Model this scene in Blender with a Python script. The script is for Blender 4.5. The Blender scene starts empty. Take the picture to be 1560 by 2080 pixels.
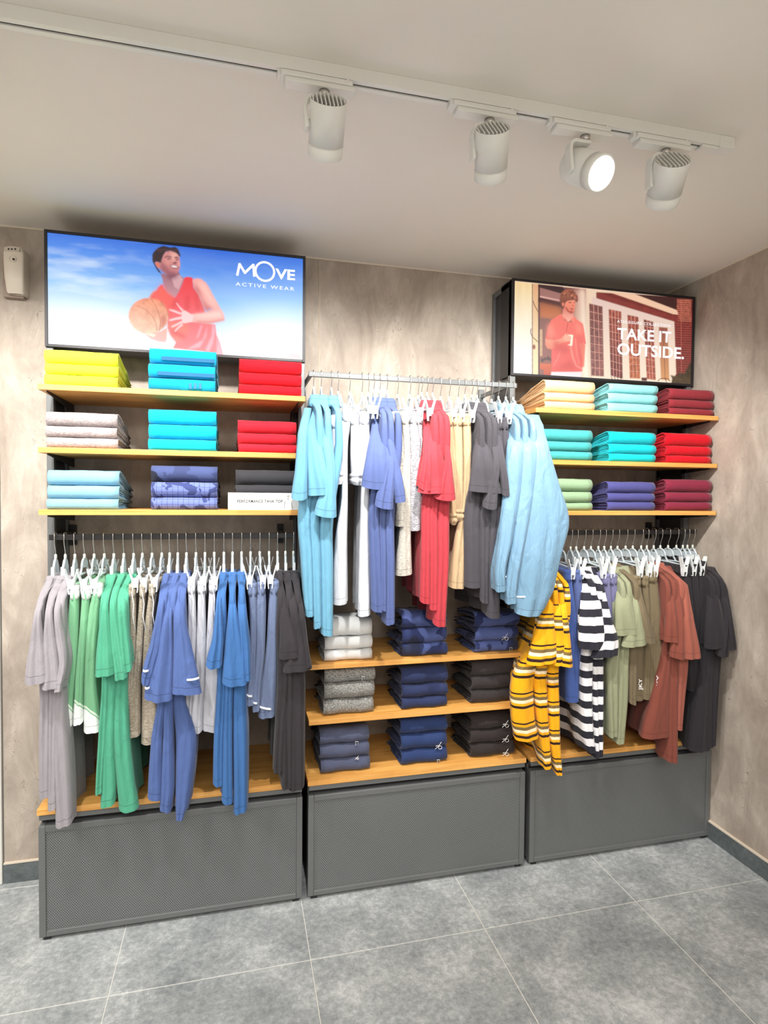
import bpy, math, random
from mathutils import Matrix, Vector
from mathutils.geometry import tessellate_polygon
random.seed(7)
S = bpy.context.scene
COL = S.collection
sin, cos, pi = math.sin, math.cos, math.pi

# ------------------------------------------------------------------ camera
FPX, CX, CY = 1208.19, 780.0, 1040.0          # focal length in pixels of the 1560x2080 frame
CAM = Vector((0.0, -2.59826, 1.55))
def _rot(p, y, r):
    B = Matrix(((1, 0, 0), (0, 0, -1), (0, 1, 0)))
    Ry = Matrix(((cos(y), 0, sin(y)), (0, 1, 0), (-sin(y), 0, cos(y))))
    Rp = Matrix(((1, 0, 0), (0, cos(p), -sin(p)), (0, sin(p), cos(p))))
    Rr = Matrix(((cos(r), -sin(r), 0), (sin(r), cos(r), 0), (0, 0, 1)))
    return Rr @ Rp @ Ry @ B
RM = _rot(0.02990698, -0.24268149, 0.00887824)
RT = RM.transposed()
cam_d = bpy.data.cameras.new('camera'); cam = bpy.data.objects.new('camera', cam_d); COL.objects.link(cam)
cam_d.sensor_fit = 'HORIZONTAL'; cam_d.sensor_width = 36.0; cam_d.lens = FPX * 36.0 / 1560.0
cam_d.clip_start = 0.05
mw = Matrix((RM[0], -RM[1], -RM[2])).transposed().to_4x4(); mw.translation = CAM
cam.matrix_world = mw
S.camera = cam
def at(x, y, Y):
    """point of the room seen at picture pixel (x, y) on the upright plane at depth Y"""
    d = RT @ Vector(((x - CX) / FPX, (y - CY) / FPX, 1.0))
    return CAM + d * ((Y - CAM.y) / d.y)

# ------------------------------------------------------------------ light
S.view_settings.view_transform = 'Standard'
try: S.view_settings.look = 'None'
except Exception: pass
S.view_settings.gamma = 1.0
S.view_settings.use_curve_mapping = False
S.view_settings.exposure = 0.0
w = bpy.data.worlds.new('world'); S.world = w; w.use_nodes = True
w.node_tree.nodes['Background'].inputs[0].default_value = (1.0, 0.96, 0.92, 1)
w.node_tree.nodes['Background'].inputs[1].default_value = 0.25
def area(name, loc, rot, sx, sy, power, col=(1, 0.965, 0.92)):
    l = bpy.data.lights.new(name, 'AREA'); l.shape = 'RECTANGLE'; l.size = sx; l.size_y = sy; l.energy = power; l.color = col
    o = bpy.data.objects.new(name, l); COL.objects.link(o); o.location = loc; o.rotation_euler = rot
    return o
def spot(name, loc, dirv, power, angle=75, blend=0.6, size=0.03, col=(1, 0.97, 0.93)):
    l = bpy.data.lights.new(name, 'SPOT'); l.energy = power; l.spot_size = math.radians(angle); l.spot_blend = blend
    l.shadow_soft_size = size; l.color = col
    o = bpy.data.objects.new(name, l); COL.objects.link(o); o.location = loc
    o.rotation_euler = Vector(dirv).to_track_quat('-Z', 'Y').to_euler()
    return o
area('ceiling_fill', (0.4, -3.5, 2.52), (0, 0, 0), 3.0, 1.6, 112)  # unseen overhead fill behind the camera, added for general brightness
area('ceiling_fill', (-1.6, -1.9, 2.52), (0, 0, 0), 0.9, 1.6, 50)  # second added fill overhead, out of view to the left
area('front_fill', (-0.2, -5.0, 1.5), (math.radians(95), 0, 0), 5.0, 2.2, 24)  # broad fill added behind the camera to lift walls and ceiling

# ------------------------------------------------------------------ helpers
def lin(c):
    return tuple(((v / 255.0) / 12.92 if v <= 10 else (((v / 255.0) + 0.055) / 1.055) ** 2.4) for v in c) + (1.0,)

class MB:
    def __init__(s): s.v = []; s.f = []; s.uv = []; s.m = []; s.sm = []; s.c = []
    def add(s, vs, fs, smooth=False, mi=0, uvs=None, cols=None):
        b = len(s.v); s.v += [tuple(p) for p in vs]
        s.uv += uvs if uvs else [(0.0, 0.0)] * len(vs)
        s.c += cols if cols else [(1, 1, 1, 1)] * len(vs)
        for f in fs: s.f.append(tuple(b + i for i in f)); s.m.append(mi); s.sm.append(smooth)
    def box(s, x0, x1, y0, y1, z0, z1, mi=0):
        vs = [(x, y, z) for x in (x0, x1) for y in (y0, y1) for z in (z0, z1)]
        s.add(vs, [(0, 1, 3, 2), (4, 6, 7, 5), (0, 4, 5, 1), (2, 3, 7, 6), (0, 2, 6, 4), (1, 5, 7, 3)], mi=mi)
    def tube(s, pts, r, n=8, mi=0, ry=None, caps=True):
        pts = [Vector(p) for p in pts]; rings = []; up = None
        rs = r if isinstance(r, (list, tuple)) else [r] * len(pts)
        for i, p in enumerate(pts):
            t = (pts[min(i + 1, len(pts) - 1)] - pts[max(i - 1, 0)]).normalized()
            if up is None: up = Vector((0, 0, 1)) if abs(t.z) < 0.9 else Vector((1, 0, 0))
            a = t.cross(up).normalized(); b = a.cross(t).normalized(); up = b
            rings.append([p + a * (cos(2 * pi * k / n) * rs[i]) + b * (sin(2 * pi * k / n) * (rs[i] * (ry or 1))) for k in range(n)])
        vs = [q for rg in rings for q in rg]; fs = []
        for i in range(len(rings) - 1):
            for k in range(n):
                fs.append((i * n + k, i * n + (k + 1) % n, (i + 1) * n + (k + 1) % n, (i + 1) * n + k))
        if caps: fs.append(tuple(range(n - 1, -1, -1))); fs.append(tuple((len(rings) - 1) * n + k for k in range(n)))
        s.add(vs, fs, True, mi)
    def lathe(s, prof, org, axis, n=32, mi=0):
        """prof: (radius, along) pairs round axis"""
        ax = Vector(axis).normalized(); a = ax.orthogonal().normalized(); b = ax.cross(a); org = Vector(org)
        vs = [org + ax * h + (a * cos(2 * pi * k / n) + b * sin(2 * pi * k / n)) * r for r, h in prof for k in range(n)]
        fs = [(i * n + k, i * n + (k + 1) % n, (i + 1) * n + (k + 1) % n, (i + 1) * n + k) for i in range(len(prof) - 1) for k in range(n)]
        s.add(vs, fs, True, mi)
    def build(s, name, mats, parent=None, bevel=0, loc=None):
        me = bpy.data.meshes.new(name); me.from_pydata(s.v, [], s.f)
        if not isinstance(mats, (list, tuple)): mats = [mats]
        for m in mats: me.materials.append(m)
        me.polygons.foreach_set('material_index', s.m); me.polygons.foreach_set('use_smooth', s.sm)
        uvl = me.uv_layers.new(name='UVMap'); vi = [0] * len(me.loops); me.loops.foreach_get('vertex_index', vi)
        flat = []
        for i in vi: flat += s.uv[i]
        uvl.data.foreach_set('uv', flat)
        if any(c != (1, 1, 1, 1) for c in s.c):
            ca = me.color_attributes.new('Col', 'FLOAT_COLOR', 'POINT')
            ca.data.foreach_set('color', [x for c in s.c for x in c])
        me.update()
        o = bpy.data.objects.new(name, me); COL.objects.link(o)
        if parent is not None: o.parent = parent
        if loc: o.location = loc
        if bevel:
            b = o.modifiers.new('bevel', 'BEVEL'); b.width = bevel; b.segments = 2; b.limit_method = 'ANGLE'
        return o
def tag(o, label=None, cat=None, group=None, kind=None):
    if label: o['label'] = label
    if cat: o['category'] = cat
    if group: o['group'] = group
    if kind: o['kind'] = kind
    return o
def empty(name, loc=(0, 0, 0)):
    o = bpy.data.objects.new(name, None); COL.objects.link(o); o.location = loc; o.empty_display_size = 0.05
    return o
def thing(name, label, cat, group=None, loc=(0, 0, 0)):
    return tag(empty(name, loc), label, cat, group)

# ------------------------------------------------------------------ materials
def nt(name):
    m = bpy.data.materials.new(name); m.use_nodes = True; t = m.node_tree
    return m, t, t.nodes['Principled BSDF']
def N(t, typ, **kw):
    n = t.nodes.new(typ)
    for k, v in kw.items():
        if k.startswith('i_'): n.inputs[k[2:].replace('_', ' ')].default_value = v
        else: setattr(n, k, v)
    return n
def simple(name, c, rough=0.5, metal=0.0, noise=0.0, bump=0.0, scale=60, coat=0.0, alpha=1.0, spec=0.5):
    m, t, b = nt(name); c = lin(c)
    b.inputs['Base Color'].default_value = c; b.inputs['Roughness'].default_value = rough; b.inputs['Metallic'].default_value = metal
    b.inputs['Specular IOR Level'].default_value = spec; b.inputs['Alpha'].default_value = alpha
    tc = N(t, 'ShaderNodeTexCoord'); nz = N(t, 'ShaderNodeTexNoise', i_Scale=scale, i_Detail=6.0)
    t.links.new(tc.outputs['Object'], nz.inputs['Vector'])
    mx = N(t, 'ShaderNodeMix', data_type='RGBA'); mx.inputs[6].default_value = tuple(v * (1 - noise) for v in c[:3]) + (1,); mx.inputs[7].default_value = tuple(min(1, v * (1 + noise)) for v in c[:3]) + (1,)
    t.links.new(nz.outputs['Fac'], mx.inputs[0]); t.links.new(mx.outputs[2], b.inputs['Base Color'])
    if bump:
        bp = N(t, 'ShaderNodeBump', i_Strength=bump, i_Distance=0.002); t.links.new(nz.outputs['Fac'], bp.inputs['Height']); t.links.new(bp.outputs[0], b.inputs['Normal'])
    return m
def ramp(t, stops):
    r = N(t, 'ShaderNodeValToRGB'); e = r.color_ramp.elements
    while len(e) > 1: e.remove(e[-1])
    e[0].position = stops[0][0]; e[0].color = stops[0][1]
    for p, c in stops[1:]:
        q = e.new(p); q.color = c
    return r
def mmath(t, op, a, b=None, c=None):
    n = N(t, 'ShaderNodeMath', operation=op)
    for i, v in enumerate((a, b, c)):
        if v is None: continue
        if isinstance(v, (int, float)): n.inputs[i].default_value = v
        else: t.links.new(v, n.inputs[i])
    return n.outputs[0]
def plaster(name, ca, cb):
    m, t, b = nt(name); tc = N(t, 'ShaderNodeTexCoord')
    mp = N(t, 'ShaderNodeMapping'); mp.inputs['Scale'].default_value = (2.6, 2.6, 1.5); t.links.new(tc.outputs['Object'], mp.inputs[0])
    n1 = N(t, 'ShaderNodeTexNoise', i_Scale=1.6, i_Detail=8.0, i_Roughness=0.62, i_Distortion=0.9); t.links.new(mp.outputs[0], n1.inputs['Vector'])
    mp2 = N(t, 'ShaderNodeMapping'); mp2.inputs['Scale'].default_value = (9, 9, 3.2); t.links.new(tc.outputs['Object'], mp2.inputs[0])
    n2 = N(t, 'ShaderNodeTexNoise', i_Scale=1.0, i_Detail=9.0, i_Roughness=0.7, i_Distortion=1.6); t.links.new(mp2.outputs[0], n2.inputs['Vector'])
    mid = tuple((x + y) / 2 for x, y in zip(ca, cb))
    r = ramp(t, [(0.30, lin(ca)), (0.52, lin(mid)), (0.72, lin(cb))])
    s = mmath(t, 'ADD', mmath(t, 'MULTIPLY', n1.outputs['Fac'], 0.6), mmath(t, 'MULTIPLY', n2.outputs['Fac'], 0.4))
    t.links.new(s, r.inputs[0])
    vo = N(t, 'ShaderNodeTexNoise', i_Scale=3.4, i_Detail=3.0, i_Distortion=2.6); t.links.new(mp.outputs[0], vo.inputs['Vector'])
    crack = mmath(t, 'LESS_THAN', mmath(t, 'ABSOLUTE', mmath(t, 'SUBTRACT', vo.outputs['Fac'], 0.5)), 0.005)
    gate = mmath(t, 'GREATER_THAN', n2.outputs['Fac'], 0.55)
    cr = mmath(t, 'MULTIPLY', crack, gate)
    mx = N(t, 'ShaderNodeMix', data_type='RGBA'); mx.inputs[7].default_value = lin(tuple(v * 0.72 for v in ca))
    t.links.new(mmath(t, 'MULTIPLY', cr, 0.45), mx.inputs[0]); t.links.new(r.outputs[0], mx.inputs[6]); t.links.new(mx.outputs[2], b.inputs['Base Color'])
    b.inputs['Roughness'].default_value = 0.78
    h = mmath(t, 'SUBTRACT', s, mmath(t, 'MULTIPLY', cr, 0.25))
    bp = N(t, 'ShaderNodeBump', i_Strength=0.35, i_Distance=0.012); t.links.new(h, bp.inputs['Height']); t.links.new(bp.outputs[0], b.inputs['Normal'])
    return m
def stone(name, ca, cb, rough=0.55):
    m, t, b = nt(name); tc = N(t, 'ShaderNodeTexCoord'); g = N(t, 'ShaderNodeNewGeometry')
    n1 = N(t, 'ShaderNodeTexNoise', i_Scale=3.2, i_Detail=10.0, i_Roughness=0.68); t.links.new(g.outputs['Position'], n1.inputs['Vector'])
    n2 = N(t, 'ShaderNodeTexNoise', i_Scale=46.0, i_Detail=8.0, i_Roughness=0.8); t.links.new(g.outputs['Position'], n2.inputs['Vector'])
    s = mmath(t, 'ADD', mmath(t, 'MULTIPLY', n1.outputs['Fac'], 0.5), mmath(t, 'MULTIPLY', n2.outputs['Fac'], 0.5))
    r = ramp(t, [(0.36, lin(ca)), (0.5, lin(tuple((x + y) / 2 for x, y in zip(ca, cb)))), (0.62, lin(cb))])
    t.links.new(s, r.inputs[0]); t.links.new(r.outputs[0], b.inputs['Base Color'])
    b.inputs['Roughness'].default_value = rough
    bp = N(t, 'ShaderNodeBump', i_Strength=0.25, i_Distance=0.003); t.links.new(s, bp.inputs['Height']); t.links.new(bp.outputs[0], b.inputs['Normal'])
    return m
def wood(name, ca, cb):
    m, t, b = nt(name); g = N(t, 'ShaderNodeNewGeometry')
    mp = N(t, 'ShaderNodeMapping'); mp.inputs['Scale'].default_value = (2.5, 30, 90); t.links.new(g.outputs['Position'], mp.inputs[0])
    n1 = N(t, 'ShaderNodeTexNoise', i_Scale=1.6, i_Detail=6.0, i_Distortion=0.6); t.links.new(mp.outputs[0], n1.inputs['Vector'])
    br = N(t, 'ShaderNodeTexBrick'); br.inputs['Scale'].default_value = 1.0; br.inputs['Mortar Size'].default_value = 0.0
    br.inputs['Brick Width'].default_value = 0.30; br.inputs['Row Height'].default_value = 0.045
    br.inputs['Color1'].default_value = (1, 1, 1, 1); br.inputs['Color2'].default_value = (0.72, 0.66, 0.6, 1)
    t.links.new(g.outputs['Position'], br.inputs['Vector'])
    r = ramp(t, [(0.3, lin(ca)), (0.7, lin(cb))]); t.links.new(n1.outputs['Fac'], r.inputs[0])
    mx = N(t, 'ShaderNodeMix', data_type='RGBA', blend_type='MULTIPLY'); mx.inputs[0].default_value = 0.55
    t.links.new(r.outputs[0], mx.inputs[6]); t.links.new(br.outputs['Color'], mx.inputs[7]); t.links.new(mx.outputs[2], b.inputs['Base Color'])
    b.inputs['Roughness'].default_value = 0.45
    bp = N(t, 'ShaderNodeBump', i_Strength=0.12, i_Distance=0.001); t.links.new(n1.outputs['Fac'], bp.inputs['Height']); t.links.new(bp.outputs[0], b.inputs['Normal'])
    return m
def perforated(name, c, hole, pitch=0.0062):
    """punched sheet: rows of small offset holes"""
    m, t, b = nt(name); g = N(t, 'ShaderNodeNewGeometry'); sp = N(t, 'ShaderNodeSeparateXYZ'); t.links.new(g.outputs['Position'], sp.inputs[0])
    u = mmath(t, 'DIVIDE', mmath(t, 'ADD', sp.outputs[0], sp.outputs[1]), pitch * 1.3); v = mmath(t, 'DIVIDE', sp.outputs[2], pitch * 0.8)
    row = mmath(t, 'MODULO', mmath(t, 'FLOOR', v), 2.0)
    fu = mmath(t, 'SUBTRACT', mmath(t, 'FRACT', mmath(t, 'ADD', mmath(t, 'ADD', u, 200.0), mmath(t, 'MULTIPLY', row, 0.5))), 0.5)
    fv = mmath(t, 'SUBTRACT', mmath(t, 'FRACT', v), 0.5)
    d = mmath(t, 'ADD', mmath(t, 'MULTIPLY', fu, fu), mmath(t, 'MULTIPLY', fv, fv))
    k = mmath(t, 'LESS_THAN', d, 0.085)
    mx = N(t, 'ShaderNodeMix', data_type='RGBA'); mx.inputs[6].default_value = lin(c); mx.inputs[7].default_value = lin(hole)
    t.links.new(k, mx.inputs[0]); t.links.new(mx.outputs[2], b.inputs['Base Color']); b.inputs['Roughness'].default_value = 0.42; b.inputs['Metallic'].default_value = 0.25
    bp = N(t, 'ShaderNodeBump', i_Strength=0.6, i_Distance=0.0015); t.links.new(mmath(t, 'SUBTRACT', 1.0, k), bp.inputs['Height']); t.links.new(bp.outputs[0], b.inputs['Normal'])
    return m

def cloth(name, c, style='plain', c2=None, hem=True, rough=0.82, wr=0.5, extra=None):
    m, t, b = nt(name); uv = N(t, 'ShaderNodeUVMap'); sp = N(t, 'ShaderNodeSeparateXYZ'); t.links.new(uv.outputs[0], sp.inputs[0])
    U, V = sp.outputs[0], sp.outputs[1]
    tc = N(t, 'ShaderNodeTexCoord'); g = N(t, 'ShaderNodeNewGeometry')
    fine = N(t, 'ShaderNodeTexNoise', i_Scale=420.0, i_Detail=2.0); t.links.new(g.outputs['Position'], fine.inputs['Vector'])
    c = lin(c); cur = None
    base = N(t, 'ShaderNodeMix', data_type='RGBA'); base.inputs[6].default_value = tuple(v * 0.90 for v in c[:3]) + (1,); base.inputs[7].default_value = tuple(min(1, v * 1.1) for v in c[:3]) + (1,)
    t.links.new(fine.outputs['Fac'], base.inputs[0]); cur = base.outputs[2]
    def mix(fac, col, src):
        x = N(t, 'ShaderNodeMix', data_type='RGBA'); x.inputs[7].default_value = lin(col) if len(col) == 3 else col
        t.links.new(fac, x.inputs[0]); t.links.new(src, x.inputs[6]); return x.outputs[2]
    if style == 'melange':
        mp = N(t, 'ShaderNodeMapping'); mp.inputs['Scale'].default_value = (110, 110, 420) if not extra else extra; t.links.new(g.outputs['Position'], mp.inputs[0])
        nz = N(t, 'ShaderNodeTexNoise', i_Scale=1.0, i_Detail=3.0); t.links.new(mp.outputs[0], nz.inputs['Vector'])
        r = ramp(t, [(0.42, (0, 0, 0, 1)), (0.62, (1, 1, 1, 1))]); t.links.new(nz.outputs['Fac'], r.inputs[0]); cur = mix(r.outputs[0], c2, cur)
    elif style == 'bands':           # list of (from, to, colour) within a repeat
        per, bands = extra
        f = mmath(t, 'MODULO', mmath(t, 'ADD', V, 10 * per), per)
        for a, z, cc in bands:
            k = mmath(t, 'MULTIPLY', mmath(t, 'GREATER_THAN', f, a), mmath(t, 'LESS_THAN', f, z)); cur = mix(k, cc, cur)
    elif style == 'diagonal':        # pale block below a slanting piping
        lim = mmath(t, 'ADD', extra, mmath(t, 'MULTIPLY', U, -0.9)); d = mmath(t, 'SUBTRACT', lim, V)
        cur = mix(mmath(t, 'GREATER_THAN', d, 0.0), c2, cur)
        cur = mix(mmath(t, 'MULTIPLY', mmath(t, 'GREATER_THAN', d, -0.012), mmath(t, 'LESS_THAN', d, -0.004)), (214, 232, 214), cur)
    elif style == 'camo':
        nz = N(t, 'ShaderNodeTexNoise', i_Scale=extra or 14.0, i_Detail=2.0, i_Distortion=0.8); t.links.new(g.outputs['Position'], nz.inputs['Vector'])
        k = mmath(t, 'GREATER_THAN', nz.outputs['Fac'], 0.52); cur = mix(k, c2, cur)
        k = mmath(t, 'LESS_THAN', nz.outputs['Fac'], 0.40); cur = mix(k, tuple(v * 0.5 for v in c2), cur)
    elif style == 'gridcamo':
        nz = N(t, 'ShaderNodeTexNoise', i_Scale=22.0, i_Detail=3.0, i_Distortion=0.6); t.links.new(g.outputs['Position'], nz.inputs['Vector'])
        cur = mix(mmath(t, 'GREATER_THAN', nz.outputs['Fac'], 0.56), c2, cur)
        for s_ in (U, V):
            cur = mix(mmath(t, 'LESS_THAN', mmath(t, 'FRACT', mmath(t, 'MULTIPLY', mmath(t, 'ADD', s_, 5.0), 55.0)), 0.07), c2, cur)
    elif style == 'printed':
        k = mmath(t, 'LESS_THAN', mmath(t, 'ADD', mmath(t, 'POWER', mmath(t, 'SUBTRACT', mmath(t, 'FRACT', mmath(t, 'MULTIPLY', mmath(t, 'ADD', U, 4.0), 240.0)), 0.5), 2.0), mmath(t, 'POWER', mmath(t, 'SUBTRACT', mmath(t, 'FRACT', mmath(t, 'MULTIPLY', mmath(t, 'ADD', V, 4.0), 240.0)), 0.5), 2.0)), 0.07)
        cur = mix(mmath(t, 'MULTIPLY', k, mmath(t, 'LESS_THAN', U, 0.11)), c2, cur)
    if hem:
        k = mmath(t, 'LESS_THAN', mmath(t, 'ABSOLUTE', mmath(t, 'SUBTRACT', V, 0.023)), 0.0011)
        x = N(t, 'ShaderNodeMix', data_type='RGBA', blend_type='MULTIPLY'); x.inputs[7].default_value = (0.6, 0.6, 0.6, 1)
        t.links.new(k, x.inputs[0]); t.links.new(cur, x.inputs[6]); cur = x.outputs[2]
    t.links.new(cur, b.inputs['Base Color'])
    b.inputs['Roughness'].default_value = rough; b.inputs['Specular IOR Level'].default_value = 0.25
    b.inputs['Sheen Weight'].default_value = 0.12; b.inputs['Sheen Roughness'].default_value = 0.5
    mp = N(t, 'ShaderNodeMapping'); mp.inputs['Scale'].default_value = (24, 24, 9); mp.inputs['Rotation'].default_value = (0.4, 0.3, 0.2); t.links.new(g.outputs['Position'], mp.inputs[0])
    nz = N(t, 'ShaderNodeTexNoise', i_Scale=1.0, i_Detail=4.0, i_Distortion=0.8); t.links.new(mp.outputs[0], nz.inputs['Vector'])
    b1 = N(t, 'ShaderNodeBump', i_Strength=wr, i_Distance=0.012); t.links.new(nz.outputs['Fac'], b1.inputs['Height'])
    b2 = N(t, 'ShaderNodeBump', i_Strength=0.12, i_Distance=0.0008); t.links.new(fine.outputs['Fac'], b2.inputs['Height']); t.links.new(b1.outputs[0], b2.inputs['Normal'])
    t.links.new(b2.outputs[0], b.inputs['Normal'])
    return m
def emit_vc(name, strength=1.0):
    m, t, b = nt(name); a = N(t, 'ShaderNodeAttribute', attribute_name='Col')
    t.links.new(a.outputs['Color'], b.inputs['Emission Color']); b.inputs['Emission Strength'].default_value = strength
    b.inputs['Base Color'].default_value = (0.02, 0.02, 0.02, 1); b.inputs['Roughness'].default_value = 0.5
    return m
def emit(name, c, strength):
    m, t, b = nt(name); b.inputs['Emission Color'].default_value = lin(c); b.inputs['Emission Strength'].default_value = strength
    b.inputs['Base Color'].default_value = (0.02, 0.02, 0.02, 1)
    return m

M_wall = plaster('wall_plaster', (140, 127, 116), (216, 206, 193))
M_ceil = simple('ceiling_paint', (234, 229, 220), 0.85, noise=0.02, scale=3)
M_tile = stone('floor_tile_stone', (112, 118, 121), (204, 208, 208), 0.42)
M_grout = simple('grout', (214, 212, 205), 0.9, noise=0.1)
M_base = stone('skirting_stone', (70, 78, 80), (112, 120, 122), 0.5)
M_edge = simple('skirting_edge', (222, 210, 192), 0.6)
M_wood = wood('oak_board', (214, 150, 72), (238, 184, 104))
M_metal = simple('grey_powder_coat', (108, 111, 112), 0.42, 0.25, noise=0.04, scale=300)
M_dark = simple('dark_metal', (44, 43, 45), 0.5, 0.3)
M_perf = perforated('perforated_sheet', (124, 128, 129), (46, 48, 50))
M_perfside = perforated('perforated_side', (72, 72, 74), (30, 30, 32), 0.0075)
M_white = simple('white_enamel', (226, 226, 220), 0.35, noise=0.02)
M_whitep = simple('white_plastic', (222, 212, 198), 0.4, noise=0.02)
M_slot = simple('track_slot', (30, 28, 30), 0.6)
M_chrome = simple('bright_wire', (196, 194, 190), 0.25, 0.9)
M_clear = simple('clear_plastic', (214, 226, 232), 0.12, 0.0, alpha=0.55, spec=0.9)
M_clip = simple('clip_plastic', (236, 242, 244), 0.15, 0.0, alpha=0.82, spec=0.9)
M_neck = simple('hanger_neck', (202, 206, 196), 0.4)
M_black = simple('black_frame', (34, 33, 37), 0.45, 0.2)
M_refl = simple('reflective_tape', (240, 244, 248), 0.35)
M_card = simple('white_card', (212, 211, 208), 0.5)
M_ink = simple('grey_ink', (38, 37, 38), 0.7)
M_logo = simple('white_print', (238, 238, 238), 0.6)

# ------------------------------------------------------------------ the room
CEIL = 2.567; XR = 2.092; XL = -3.2; YB = -5.2; WX = -0.89
def struct(name, mb, m, bevel=0, parent=None):
    o = mb.build(name, m, parent, bevel)
    if parent is None: tag(o, kind='structure')
    return o
b = MB(); b.box(WX, XR + 0.1, 0.0, 0.1, -0.05, CEIL); struct('wall_back', b, M_wall)
b = MB(); b.box(XR, XR + 0.1, YB, 0.0, -0.05, CEIL); struct('wall_right', b, M_wall)
b = MB(); b.box(XL - 0.1, XL, YB, 0.1, -0.05, CEIL); struct('wall_left', b, M_wall)
b = MB(); b.box(XL, XR, YB - 0.1, YB, -0.05, CEIL); struct('wall_front', b, M_wall)
b = MB(); b.box(XL, WX - 0.95, 0.0, 0.1, -0.05, CEIL); b.box(WX - 0.95, WX, 0.0, 0.1, 2.15, CEIL); struct('wall_beside', b, M_wall)
b = MB(); b.box(XL - 0.1, XR + 0.1, YB - 0.1, 0.1, CEIL, CEIL + 0.1); struct('ceiling', b, M_ceil)
# door at the left end of the back wall: white frame, orange upper pane
b = MB(); b.box(WX - 0.09, WX - 0.004, -0.012, 0.06, 0.0, 2.15); b.box(WX - 0.95, WX - 0.86, -0.012, 0.06, 0.0, 2.15); b.box(WX - 0.86, WX - 0.09, -0.012, 0.06, 2.07, 2.15)
door = struct('door_1', b, M_white, 0.004)
b = MB(); b.box(WX - 0.86, WX - 0.09, 0.0, 0.045, 0.005, 2.07); b.build('door_leaf', M_white, door)
b = MB(); b.box(WX - 0.80, WX - 0.15, -0.006, 0.0, 1.62, 1.98); b.build('door_pane', simple('orange_pane', (214, 132, 40), 0.3), door)
b = MB(); b.tube([(WX - 0.16, -0.045, 0.98), (WX - 0.16, -0.045, 1.12)], 0.009); b.box(WX - 0.168, WX - 0.152, -0.045, 0.0, 0.99, 1.0); b.box(WX - 0.168, WX - 0.152, -0.045, 0.0, 1.1, 1.11); b.build('door_handle', M_dark, door)
# skirtings
b = MB(); b.box(WX, XR, -0.009, 0.0, 0.0, 0.078); o = struct('baseboard_back', b, M_base)
b = MB(); b.box(WX, XR, -0.011, 0.0, 0.078, 0.083); b.build('edge_strip', M_edge, o)
b = MB(); b.box(XR - 0.010, XR, YB, 0.0, 0.0, 0.076); o = struct('baseboard_right', b, M_base)
b = MB(); b.box(XR - 0.012, XR, YB, 0.0, 0.076, 0.082); b.build('edge_strip', M_edge, o)
b = MB(); b.box(WX, XR, -0.007, 0.0, CEIL - 0.006, CEIL); struct('trim_1', b, M_edge)
b = MB(); b.box(XR - 0.007, XR, YB, 0.0, CEIL - 0.005, CEIL); struct('trim_2', b, M_edge)
b = MB(); b.box(0.3445, 0.3485, -0.0025, 0.0, 0.083, CEIL - 0.006); struct('trim_3', b, simple('wall_joint', (196, 180, 160), 0.7))
# tiled floor: every tile its own piece
b = MB(); b.box(XL, XR, YB, 0.0, -0.05, -0.0012); floor = struct('floor', b, M_grout)
T = 0.6225; cache = {}
xs = [-0.382 + k * T for k in range(-6, 6)]; ys = [-0.667 + k * T for k in range(-9, 3)]
for i in range(len(xs) - 1):
    for j in range(len(ys) - 1):
        x0, x1 = max(xs[i], XL), min(xs[i + 1], XR); y0, y1 = max(ys[j], YB), min(ys[j + 1], 0.0)
        if x1 - x0 < 0.03 or y1 - y0 < 0.03: continue
        key = (round(x1 - x0, 3), round(y1 - y0, 3))
        if key not in cache:
            b = MB(); g_ = 0.0015; hx, hy = key[0] / 2 - g_, key[1] / 2 - g_; c_ = 0.0012
            vs = [(-hx, -hy, -0.008), (hx, -hy, -0.008), (hx, hy, -0.008), (-hx, hy, -0.008), (-hx, -hy, -c_), (hx, -hy, -c_), (hx, hy, -c_), (-hx, hy, -c_),
                  (-hx + c_, -hy + c_, 0), (hx - c_, -hy + c_, 0), (hx - c_, hy - c_, 0), (-hx + c_, hy - c_, 0)]
            b.add(vs, [(0, 1, 5, 4), (1, 2, 6, 5), (2, 3, 7, 6), (3, 0, 4, 7), (4, 5, 9, 8), (5, 6, 10, 9), (6, 7, 11, 10), (7, 4, 8, 11), (8, 9, 10, 11)])
            cache[key] = b.build('tile', M_tile, floor, loc=((x0 + x1) / 2, (y0 + y1) / 2, 0))
        else:
            o = cache[key].copy(); COL.objects.link(o); o.parent = floor; o.location = ((x0 + x1) / 2, (y0 + y1) / 2, 0)

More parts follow.
